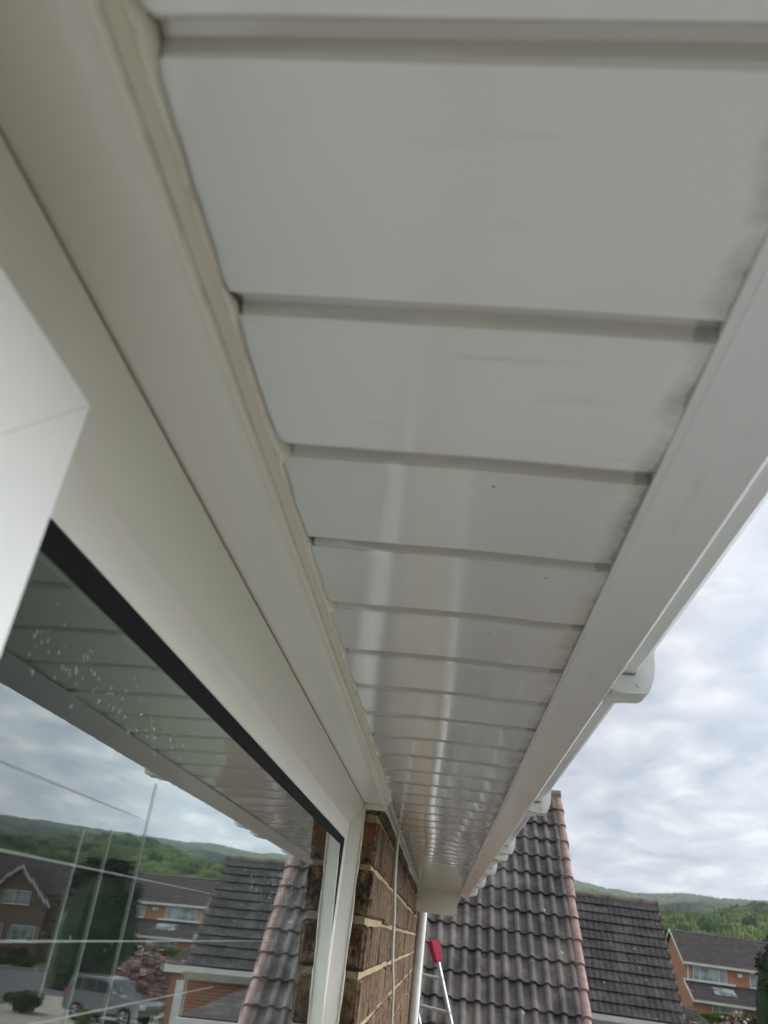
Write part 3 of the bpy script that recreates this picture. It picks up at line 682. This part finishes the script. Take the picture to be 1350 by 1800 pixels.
# lean-to with skylight
ll = math.atan2(1.25, 2.6)
tiled_roof('lean_to_roof', oh, (xl-.15, FY-.02, -.38), (1, 0, 0), 6.6, (0, -math.cos(ll), -math.sin(ll)), 2.9, .335, .3, TILE3, thick=.05, ribh=.02, res=4)
b = MB(); b.box((xl-.1, FY-2.0, GZ), (xl+6.3, FY-1.8, -1.6)); b.box((xl-.1, FY-1.8, GZ), (xl+.1, FY-.02, -1.0)); adopt(b.build('lean_to_wall', ORANGE), oh)
b = MB(); b.box((xl-.2, FY-2.75, -1.83), (xl+4.7, FY-2.58, -1.63)); adopt(b.build('lean_to_fascia', WPAINT), oh)
b = MB(); b.box((xl-.2, FY-.32, -.38), (xl+4.0, FY-.03, -.22)); adopt(b.build('lean_to_flashing', WPAINT), oh)
b = barge(xl-.22, FY-2.6, -1.60, FY-.02, -.30); adopt(b.build('lean_to_bargeboard', WPAINT), oh)
dl = Vector((0, -math.cos(ll), -math.sin(ll))); nl = Vector((0, -math.sin(ll), math.cos(ll)))
b = MB(); P = Vector((23.0, FY-.02, -.38)) + dl*.75 + nl*.09; vs = [P, P+Vector((1.75, 0, 0)), P+Vector((1.75, 0, 0))+dl*1.1, P+dl*1.1]
b.add([tuple(v) for v in vs] + [tuple(v - nl*.08) for v in vs], [(0,1,2,3), (0,4,5,1), (1,5,6,2), (2,6,7,3), (3,7,4,0)]); adopt(b.build('skylight', WGL), oh)
# porch gable to the right of the lean-to
b = MB(); b.add([(xl+4.6, FY-3.0, -1.62), (xl+6.4, FY-3.0, -.55), (xl+8.2, FY-3.0, -1.62), (xl+4.6, FY-.1, -1.62), (xl+6.4, FY-.1, -.55), (xl+8.2, FY-.1, -1.62)], [(0,3,4,1), (1,4,5,2)]); adopt(T(b.build('porch_roof', TILE3)), oh)
b = MB(); b.add([(xl+4.8, FY-2.8, GZ), (xl+8.0, FY-2.8, GZ), (xl+8.0, FY-2.8, -1.55), (xl+6.4, FY-2.8, -.68), (xl+4.8, FY-2.8, -1.55)], [(0,1,2,3,4)]); adopt(b.build('porch_wall', ORANGE), oh)
b = MB(); b.add([(xl+4.5, FY-3.05, -1.60), (xl+6.4, FY-3.05, -.46), (xl+8.3, FY-3.05, -1.60), (xl+8.3, FY-3.05, -1.80), (xl+6.4, FY-3.05, -.68), (xl+4.5, FY-3.05, -1.80)], [(0,1,4,5), (1,2,3,4)]); adopt(b.build('porch_bargeboard', WPAINT), oh)
b = MB(); b.box((xl+5.6, FY-2.9, GZ), (xl+6.6, FY-2.81, -2.0)); adopt(b.build('door', WPAINT), oh)

# --- house with the front gable, seen reflected in the glass
gh = empty('gabled_house', (40, 80, GZ)); tag(gh, 'brown brick house with a steep white-edged front gable, seen reflected left of the dark conifer', 'house')
b = MB(); ap = (39.0, 3.05); b.add([(35.9, 80, GZ), (42.1, 80, GZ), (42.1, 80, .2), (39, 80, 2.85), (35.9, 80, .2)], [(0,1,2,3,4)])
b.box((34.6, 81.2, GZ), (50, 88, .9)); adopt(b.build('wall', BROWNB), gh)
b = MB(); b.add([(35.5, 79.6, -.05), (39, 79.6, 3.1), (42.5, 79.6, -.05), (35.5, 85.5, -.05), (39, 85.5, 3.1), (42.5, 85.5, -.05)], [(0,3,4,1), (1,4,5,2)]); adopt(T(b.build('gable_roof', TILE3)), gh)
tiled_roof('roof', gh, (34.2, 85, 3.9), (1, 0, 0), 16.5, (0, -math.cos(.65), -math.sin(.65)), 5.0, .335, .3, TILE3, thick=.05, ribh=.02, res=3)
b = MB(); b.add([(35.35, 79.5, -.1), (39, 79.5, 3.2), (42.65, 79.5, -.1), (42.65, 79.5, -.36), (39, 79.5, 2.9), (35.35, 79.5, -.36)], [(0,1,4,5), (1,2,3,4)])
b.add([(x, y+.05, z) for x, y, z in b.v], [(5,4,1,0), (4,3,2,1)]); adopt(b.build('bargeboard', WPAINT), gh)
win3(gh, 37.7, 40.1, -.15, 1.0, 80, (.33, .66)); win3(gh, 36.2, 38.6, -3.1, -1.8, 80, (.33, .66)); win3(gh, 39.6, 42.0, -3.1, -1.8, 80, (.33, .66))

# --- small garage between the houses
ga = empty('garage', (9.3, 36, GZ)); tag(ga, 'small garage with dark roof and white fascia between the second house and the pink shrub', 'garage')
b = MB(); b.box((7.8, 36, GZ), (10.2, 41, -1.75)); adopt(b.build('wall', REDB), ga)
tiled_roof('roof', ga, (7.6, 39.2, -1.12), (1, 0, 0), 2.9, (0, -.985, -.17), 3.3, .33, .3, TILE3, thick=.04, ribh=.015, res=4)
b = MB(); b.box((7.6, 35.86, -1.95), (10.5, 35.98, -1.70)); b.box((10.42, 35.99, -1.9), (10.5, 39.2, -1.62)); adopt(b.build('fascia', WPAINT), ga)
b = MB(); b.box((8.2, 35.9, GZ), (9.9, 35.985, -2.2)); adopt(b.build('garage_door', WPAINT), ga)

# --- ladder with red stile cap
ld = empty('ladder', (.3, 8.98, GZ)); tag(ld, 'pale metal ladder with a red end cap leaning beside the brick corner', 'ladder')
LT = Vector((-.046, 8.95, -.012)); LB = Vector((.31, 8.95, -1.05)); ldir = (LB-LT).normalized(); Lbot = LT + ldir*((GZ-LT.z)/ldir.z)
side = Vector((-.32, .06, .02))
def stile(off):
    b = MB(); b.tube([tuple(LT+off+ldir*.1), tuple(Lbot+off)], .020, 10); return b
o_ = stile(Vector((0,0,0))).build('stile', METAL, smooth=True, ang=40); adopt(o_, ld)
o_ = stile(side).build('stile', METAL, smooth=True, ang=40); adopt(o_, ld)
k = 0; t = .33
while t < 4.6:
    a = LT + ldir*t; b = MB(); b.tube([tuple(a - side*.06), tuple(a + side*1.05)], .0165, 10); adopt(b.build('rung', METAL, smooth=True, ang=40), ld); t += .2685*1.5 if False else .28
for off in (Vector((0,0,0)), side):
    bm = bmesh.new(); vs = []
    xa = Vector((math.cos(.5), math.sin(.5), 0)).cross(ldir).cross(ldir).normalized(); ya = ldir.cross(xa)
    for tt_, wa, wb in ((-.01, .056, .044), (.165, .038, .032), (.185, .032, .027)):
        for sx_, sy__ in ((1,1), (-1,1), (-1,-1), (1,-1)): vs.append(bm.verts.new(tuple(LT+off+ldir*tt_ + xa*wa*sx_ + ya*wb*sy__)))
    for r in range(2):
        for q in range(4): bm.faces.new((vs[r*4+q], vs[r*4+(q+1) % 4], vs[r*4+4+(q+1) % 4], vs[r*4+4+q]))
    bm.faces.new(vs[:4]); bm.faces.new(vs[8:][::-1]); bmesh.ops.recalc_face_normals(bm, faces=bm.faces)
    bmesh.ops.bevel(bm, geom=list(bm.edges), offset=.007, segments=2, affect='EDGES', clamp_overlap=True)
    me = bpy.data.meshes.new('end_cap'); bm.to_mesh(me); bm.free(); o_ = bpy.data.objects.new('end_cap', me); COL.objects.link(o_); me.materials.append(RED.m); adopt(o_, ld)

# ------------------------------------------------------------------ vegetation
def leaves_mesh(points, size, rng, flat=1.0):
    """little bent leaf-clump quads at points (N,3)"""
    n = len(points); P = np.asarray(points)
    a = rng.normal(size=(n, 3)); a /= np.linalg.norm(a, axis=1)[:, None]
    c = rng.normal(size=(n, 3)); c = np.cross(a, c); c /= np.linalg.norm(c, axis=1)[:, None]
    s_ = size*rng.uniform(.55, 1.3, (n, 1)); a = a*s_; c = c*s_*flat
    V = np.stack([P-a-c*.6, P+a*.3-c, P+a+c*.5, P-a*.2+c], 1).reshape(-1, 3)
    F = np.arange(4*n).reshape(-1, 4); return V, F
def np_mesh(name, V, F, mat, parent=None, smooth=False):
    me = bpy.data.meshes.new(name); me.vertices.add(len(V)); me.vertices.foreach_set('co', np.asarray(V, np.float32).ravel())
    me.loops.add(F.size); me.loops.foreach_set('vertex_index', F.astype(np.int32).ravel())
    me.polygons.add(len(F)); me.polygons.foreach_set('loop_start', np.arange(0, F.size, F.shape[1], dtype=np.int32)); me.update(calc_edges=True)
    o = bpy.data.objects.new(name, me); COL.objects.link(o); me.materials.append(getattr(mat, 'm', mat))
    if smooth: me.polygons.foreach_set('use_smooth', [True]*len(F))
    if parent: adopt(o, parent)
    return o
def bushy(name, label, cat, loc, rx, ry, hz, mat, n=2600, size=.13, seed=1, clumps=26, group=None, box=False, trunk=True, power=2.2, pname='crown'):
    rng = np.random.RandomState(seed); o = empty(name, loc); tag(o, label, cat, group)
    pts = []
    per = n//clumps
    for i in range(clumps):
        if box: c = rng.uniform(-1, 1, 3)*(.92, .8, .9)
        else:
            c = rng.normal(size=3); c /= np.linalg.norm(c); c *= rng.uniform(.45, .8)
        q = rng.normal(size=(per, 3)); q /= np.linalg.norm(q, axis=1)[:, None]; q *= rng.uniform(.18, .42)*rng.uniform(.7, 1.05, (per, 1))
        if box: q *= .35
        pts.append(c+q)
    P = np.concatenate(pts); P = P*(rx, ry, hz/2) + np.array(loc) + (0, 0, hz/2)
    P[:, 2] = np.maximum(P[:, 2], loc[2]+.03)
    V, F = leaves_mesh(P, size, rng); np_mesh(pname, V, F, mat, o)
    if trunk:
        b = MB(); L0 = Vector(loc)
        b.tube([tuple(L0), tuple(L0+Vector((.03, 0, hz*.3))), tuple(L0+Vector((0, .02, hz*.6)))], [hz*.035, hz*.025, hz*.01], 7); 
        for a in (0.4, 2.3, 4.5): b.tube([tuple(L0+Vector((.02, 0, hz*.25))), tuple(L0+Vector((rx*.5*math.cos(a), ry*.5*math.sin(a), hz*.6)))], [hz*.018, hz*.006], 5)
        adopt(b.build('trunk', BARK), o)
    return o
# tall conifer: columnar, ragged outline
def conifer(loc, r, h, label, seed=2, n=36000, size=.105):
    rng = np.random.RandomState(seed); o = empty('conifer', loc); tag(o, label, 'conifer')
    nb = 240; pts = []
    for i in range(nb):
        t = rng.uniform(0, 1)**.9; ang = rng.uniform(0, 2*math.pi)
        rad = r*(1.0 if t < .72 else math.sqrt(max(0, 1-((t-.72)/.30)**2)))*(.82+.18*math.sin(ang*3+t*5))*rng.uniform(.72, 1.02)
        m_ = n//nb; s_ = np.linspace(0, 1, m_)
        cx_, cy_ = math.cos(ang), math.sin(ang)
        q = np.stack([cx_*rad*(.55+.42*s_), cy_*rad*(.55+.42*s_), t*h*.93 + s_*h*.12], 1) + rng.normal(size=(m_, 3))*(.20, .20, .26)
        pts.append(q)
    P = np.concatenate(pts); P[:, 2] = np.clip(P[:, 2], .05, h*1.04); P += np.array(loc)
    V, F = leaves_mesh(P, size, rng); np_mesh('crown', V, F, L_CON, o)
    core = MB(); L0 = Vector(loc); core.tube([tuple(L0), tuple(L0+Vector((0,0,h*.35))), tuple(L0+Vector((.1,0,h*.9)))], [.28, .2, .05], 8); adopt(core.build('trunk', BARK), o)
    q = MB(); q.tube([tuple(L0+Vector((0,0,z*h))) for z in (.02, .2, .5, .75, .88, .95)], [r*.84, r*.90, r*.90, r*.78, r*.55, r*.15], 14); adopt(q.build('inner_foliage', L_CON), o)
    return o
conifer((22.3, 58.5, GZ), 2.95, 7.35, 'tall dark columnar conifer standing in front of the orange brick house')
bushy('hedge', 'clipped yellow-green hedge in front of the orange brick house', 'hedge', (19.9, 68, GZ), 3.1, .6, 2.6, L_HEDGE, 12000, .10, 4, 400, box=True, trunk=False, pname='foliage')
bushy('shrub', 'mid green rounded shrub beside the hedge at the foot of the conifer', 'shrub', (20.1, 62, GZ), 1.0, .9, 2.7, L_GREEN, 3000, .12, 5, 26)
bushy('flowering_shrub', 'pink flowering shrub between the garage and the conifer', 'shrub', (14.3, 46, GZ), 1.75, 1.1, 3.15, L_PINK, 7000, .085, 6, 60)
bushy('shrub', 'dark leaved shrub behind the parked car next to the garage', 'shrub', (11.7, 47, GZ), 1.1, .9, 1.9, L_GREEN, 2400, .11, 7, 22)
bushy('shrub', 'bright green shrub at the front of the silver car', 'shrub', (11.2, 41.3, GZ), .95, .8, 1.35, L_BUSH, 2600, .08, 8, 22)
bushy('shrub', 'small yellow-green shrub beside the rear wheel of the silver car', 'shrub', (14.9, 40.2, GZ), .45, .45, .75, L_HEDGE, 1200, .05, 9, 16)
bushy('shrub', 'light green bush at the edge of the road, leftmost in the glass', 'shrub', (19.3, 43.5, GZ), .95, .8, 1.15, L_BUSH, 2600, .08, 10, 22)
bushy('hedge', 'low reddish hedge under the windows of the gabled house', 'hedge', (38.5, 76.5, GZ), 4.2, .5, 1.3, leaf_mat('copper_foliage', [(.10, .035, .02), (.16, .055, .03), (.20, .09, .035)]), 3600, .12, 11, 130, box=True, trunk=False, pname='foliage')
bushy('hedge', 'low green hedge along the far side of the road', 'hedge', (38, 72.2, GZ), 6.0, .4, .8, L_BUSH, 3600, .11, 12, 150, box=True, trunk=False, pname='foliage')

# ------------------------------------------------------------------ silver car, side on, nose to the left (-X)
CARP = Mat('silver_car_paint', (.22, .235, .25), .25, .6, .55); CARP.b.inputs['Coat Weight'].default_value = .6
CGL = Mat('car_glass', (.02, .03, .032), .05, .8); TYRE = Mat('tyre_rubber', (.02, .02, .021), .8, .2); RIMM = Mat('wheel_rim', (.45, .46, .48), .3, .5, .8)
TRIMB = Mat('dark_trim', (.03, .032, .034), .55, .3)
CX, CY = 14.75, 43.0
car = empty('parked_car', (CX, CY, GZ)); tag(car, 'silver grey four-wheel-drive car parked side-on on the beige drive', 'car')
def cpt(x, y, z): return (CX+x, CY+y, GZ+.02+z)
def shell(sections, name, mat):
    """body lofted across y from side profiles"""
    b = MB(); n = len(sections[0][1])
    for y, pr in sections: b.v += [cpt(x, y, z) for x, z in pr]
    for i in range(len(sections)-1):
        for k_ in range(n): b.f.append((i*n+k_, i*n+(k_+1) % n, (i+1)*n+(k_+1) % n, (i+1)*n+k_))
    b.f.append(tuple(range(n))); b.f.append(tuple(range((len(sections)-1)*n, len(sections)*n))[::-1])
    return adopt(b.build(name, mat, smooth=True, ang=35), car)
def lower(k_):   # side profile of the body below the glass, with wheel arches
    p = [(-2.15, .45), (-2.2, .62), (-2.18, .86), (-2.05, 1.0), (-1.5, 1.08), (-.95, 1.14), (-.8, 1.2), (2.08, 1.24), (2.17, 1.15), (2.22, .8), (2.2, .5), (2.1, .4)]
    arch = lambda c: [(c + .42*math.cos(t), .36 + .42*math.sin(t)) for t in [math.pi*q/8 for q in range(9)]]
    return [(x*k_, z) for x, z in p] + [(1.85*k_, .36)] + arch(1.38)[1:-1] + [(.9, .33), (-.95, .33)] + arch(-1.38)[1:-1] + [(-1.85*k_, .36)]
shell([(-.90, [(x, z*.97+.02) for x, z in lower(.965)]), (-.93, lower(.99)), (-.80, lower(1)), (.80, lower(1)), (.93, lower(.99)), (.90, [(x, z*.97+.02) for x, z in lower(.965)])], 'body', CARP)
cab = [(-.80, 1.13), (-.12, 1.72), (.06, 1.80), (1.7, 1.82), (1.95, 1.72), (2.12, 1.22)]
shell([(-.85, cab), (-.70, [(x, z+.03 if z > 1.5 else z) for x, z in cab]), (.70, [(x, z+.03 if z > 1.5 else z) for x, z in cab]), (.85, cab)], 'cabin', CARP)
for nm_, pl in (('side_window', [(-.56, 1.22), (-.05, 1.66), (.46, 1.70), (.46, 1.22)]), ('side_window', [(.52, 1.22), (.52, 1.70), (1.22, 1.70), (1.22, 1.22)]), ('side_window', [(1.32, 1.22), (1.32, 1.70), (1.68, 1.70), (1.92, 1.24)])):
    b = MB(); b.v = [cpt(x, y, z) for y in (-.862, -.846) for x, z in pl]; n_ = 4; b.f = [(0,1,2,3), (7,6,5,4)] + [(i, (i+1) % 4, 4+(i+1) % 4, 4+i) for i in range(4)]; adopt(b.build(nm_, CGL), car)
b = MB(); b.v = [cpt(x, y, z) for x, y, z in ((-.80, -.74, 1.17), (-.18, -.66, 1.70), (-.18, .66, 1.70), (-.80, .74, 1.17))]; b.v += [(x+.02, y, z-.02) for x, y, z in b.v]; b.f = [(0,1,2,3), (7,6,5,4), (0,4,5,1), (1,5,6,2), (2,6,7,3), (3,7,4,0)]
b.v = [(x-.02, y, z+.02) for x, y, z in b.v]; adopt(b.build('windscreen', CGL), car)
b = MB(); b.box(cpt(-1.0, -.945, .34), cpt(.95, -.92, .46)); adopt(b.build('sill_trim', TRIMB), car)
b = MB(); b.box(cpt(-.0, -.64, 1.85), cpt(1.7, -.60, 1.90)); adopt(b.build('roof_rail', TRIMB), car)
b = MB(); b.cbox(cpt(-.85, -1.08, 1.13), cpt(-.66, -.92, 1.30), .03); adopt(b.build('door_mirror', CARP), car)
LRED = Mat('tail_light', (.45, .02, .02), .2, .6); LWH = Mat('headlight', (.7, .72, .74), .1, .8)
for s_ in (-1, 1):
    b = MB(); b.cbox(cpt(2.06, s_*.82-.09, .85), cpt(2.24, s_*.82+.115*(1 if s_ > 0 else 1), 1.2), .02); adopt(b.build('tail_light', LRED), car)
    b = MB(); b.cbox(cpt(-2.21, s_*.72-.16, .72), cpt(-2.02, s_*.72+.20, .90), .02); adopt(b.build('headlight', LWH), car)
    for wx in (-1.38, 1.38):
        b = MB(); yy = s_*.80; b.tube([cpt(wx, yy-.11, .36), cpt(wx, yy-.10, .36), cpt(wx, yy+.10, .36), cpt(wx, yy+.11, .36)], [.31, .36, .36, .31], 24)
        wh = adopt(b.build('wheel', TYRE, smooth=True, ang=40), car)
        r_ = MB(); ys = yy + s_*.112
        for q in range(5):
            a = q*2*math.pi/5; r_.tube([cpt(wx, ys, .36), cpt(wx+.2*math.cos(a), ys, .36+.2*math.sin(a))], [.035, .03], 6)
        ring_ = [cpt(wx+.215*math.cos(a), ys, .36+.215*math.sin(a)) for a in np.linspace(0, 2*math.pi, 19)]; r_.tube(ring_, .022, 6)
        ri = r_.build('rim', RIMM, smooth=True); ri.parent = wh; ri.matrix_parent_inverse = Matrix.Identity(4)

car.rotation_euler = (0, 0, .3)
# ------------------------------------------------------------------ wooded hills: every crown is a dome of real height
def hills():
    az = np.radians(np.linspace(-14, 40, 1180)); r = np.geomspace(170, 2600, 860)
    A, R_ = np.meshgrid(az, r); X = R_*np.sin(A); Y = R_*np.cos(A)
    def ss(a, b, t): t = np.clip((t-a)/(b-a), 0, 1); return t*t*(3-2*t)
    deg = np.degrees(A)
    sky_el = np.interp(deg, [-14, 0, 8, 10, 12.5, 15, 17, 20, 25, 29, 40], [4.3, 4.3, 4.42, 4.12, 4.02, 4.30, 4.22, 4.35, 4.50, 4.55, 4.6])
    T_ = lambda e: np.tan(np.radians(e))
    Z = np.full(X.shape, 0.)
    spur = np.interp(deg, [-14, 5, 12, 14, 15.5, 17, 18.5, 20, 23, 26, 30, 40], [1.6, 1.8, 2.0, 2.1, 2.45, 3.05, 3.55, 3.75, 3.5, 3.0, 2.9, 3.2])
    rr_ = [170, 260, 360, 430, 540, 640, 800, 1050, 1350, 1700, 2200, 2600]
    el = [-1.3+0*deg, .2+0*deg, 1.9+0*deg, 2.05+0*deg, spur-.45, spur-.75, 2.25+0*deg, 3.0+.25*np.sin(deg*.9), 3.15+.2*np.sin(deg*.7+2), sky_el-.75, sky_el-.33, sky_el-.9]
    for i_ in range(len(rr_)-1):
        t = np.clip((R_-rr_[i_])/(rr_[i_+1]-rr_[i_]), 0, 1); t = t*t*(3-2*t); mk = (R_ >= rr_[i_]) & (R_ <= rr_[i_+1])
        Z = np.where(mk, R_*T_(el[i_]*(1-t)+el[i_+1]*t), Z)
    # crowns (jittered-cell domes)
    def crowns(cell, seed):
        gx = np.floor(X/cell).astype(int); gy = np.floor(Y/cell).astype(int); best = np.full(X.shape, 9.); tone = np.zeros(X.shape); hh = np.zeros(X.shape)
        for dx in (-1, 0, 1):
            for dy in (-1, 0, 1):
                ix, iy = gx+dx, gy+dy
                hsh = (ix*73856093 ^ iy*19349663 ^ seed*83492791) & 0x7fffffff
                j1 = ((hsh*1103515245+12345) & 0xffff)/65535.; j2 = ((hsh*69069+7) & 0xffff)/65535.; j3 = ((hsh*22695477+1) >> 3 & 0xffff)/65535.
                px, py = (ix+.15+.7*j1)*cell, (iy+.15+.7*j2)*cell; d = np.hypot(X-px, Y-py)/cell/(.75+.5*j3)
                mm = d < best; best = np.where(mm, d, best); tone = np.where(mm, j3, tone); hh = np.where(mm, j1, hh)
        return np.sqrt(np.clip(1-best**2, 0, 1)), tone, hh
    d1, t1, h1 = crowns(6.8, 1); d2, t2, h2 = crowns(13., 2); d3, t3, h3 = crowns(3.1, 3)
    far = ss(900, 1300, R_)
    canopy = (d1*5.5 + h1*4.5 + d3*1.5)*(1-far) + (d2*9 + h2*7 + d1*2)*far
    nz = np.sin(X*.011+1.3)*np.cos(Y*.009+.4) + .6*np.sin(X*.027+Y*.019)
    field = (ss(.3, .7, np.sin(deg*1.15+R_*.006)*.5 + nz*.5)) * ((R_ < 560) & (deg > 10)) * 0
    fld = ((R_ > 330) & (R_ < 440) & (deg > 11) & (deg < 16.6)).astype(float)
    Z = Z + (canopy + RNG.normal(0, .55, X.shape)*(1-far) + RNG.normal(0, 1.1, X.shape)*far)*(1-.6*fld)
    tone = t1*(1-far)+t2*far
    dark = np.exp(-((deg-14.4)/1.6)**4)*np.exp(-((R_-1010)/150)**4)*1.0 + np.exp(-((deg-17.3)/2.3)**2)*np.exp(-((R_-1950)/140)**2)*.9 + np.exp(-((deg-25)/2.3)**2)*np.exp(-((R_-1500)/200)**2)*.8 + .35*np.clip(nz-.5, 0, 1)
    nr_, na = X.shape; V = np.stack([X, Y, Z], -1).reshape(-1, 3)
    idx = np.arange(nr_*na).reshape(nr_, na); F = np.stack([idx[:-1, :-1], idx[:-1, 1:], idx[1:, 1:], idx[1:, :-1]], -1).reshape(-1, 4)[:, ::-1]
    M = Mat('woodland', (.05, .1, .03), .9, .1)
    a1 = M.N.new('ShaderNodeAttribute'); a1.attribute_name = 'tone'; a2 = M.N.new('ShaderNodeAttribute'); a2.attribute_name = 'dark'; a3 = M.N.new('ShaderNodeAttribute'); a3.attribute_name = 'field'
    c = M.ramp(a1.outputs['Fac'], [(0, (.03, .058, .017)), (.35, (.075, .13, .03)), (.75, (.135, .20, .045)), (1, (.21, .28, .065))])
    c = M.mix(M.ramp(M.noise(.55, 8, .8), [(.38, .8), (.60, 0.)]), c, (.02, .042, .014))
    c = M.mix(a2.outputs['Fac'], c, (.012, .032, .020)); c = M.mix(M.math('MULTIPLY', a3.outputs['Fac'], .85), c, (.22, .27, .05)); M.color(c)
    o = np_mesh('wooded_hills', V, F, M, smooth=True)
    if o.data.polygons[0].normal.z < 0: o.data.flip_normals()
    for nm, arr in (('tone', tone), ('dark', np.clip(dark, 0, 1)), ('field', fld)):
        q = o.data.attributes.new(nm, 'FLOAT', 'POINT'); q.data.foreach_set('value', arr.astype(np.float32).ravel())
    tag(o, kind='structure')
hills()

# ------------------------------------------------------------------ haze
HZ = Mat('haze_air'); n_ = HZ.N; n_.remove(HZ.b); pv = n_.new('ShaderNodeVolumePrincipled'); pv.inputs['Color'].default_value = (.86, .91, .97, 1); pv.inputs['Density'].default_value = .00016; pv.inputs['Anisotropy'].default_value = .2
HZ.L.new(pv.outputs[0], [q for q in n_ if q.type == 'OUTPUT_MATERIAL'][0].inputs['Volume'])
b = MB(); b.box((-3300, -3300, GZ-1), (3300, 3300, 240)); hz = b.build('haze', HZ); tag(hz, kind='stuff')
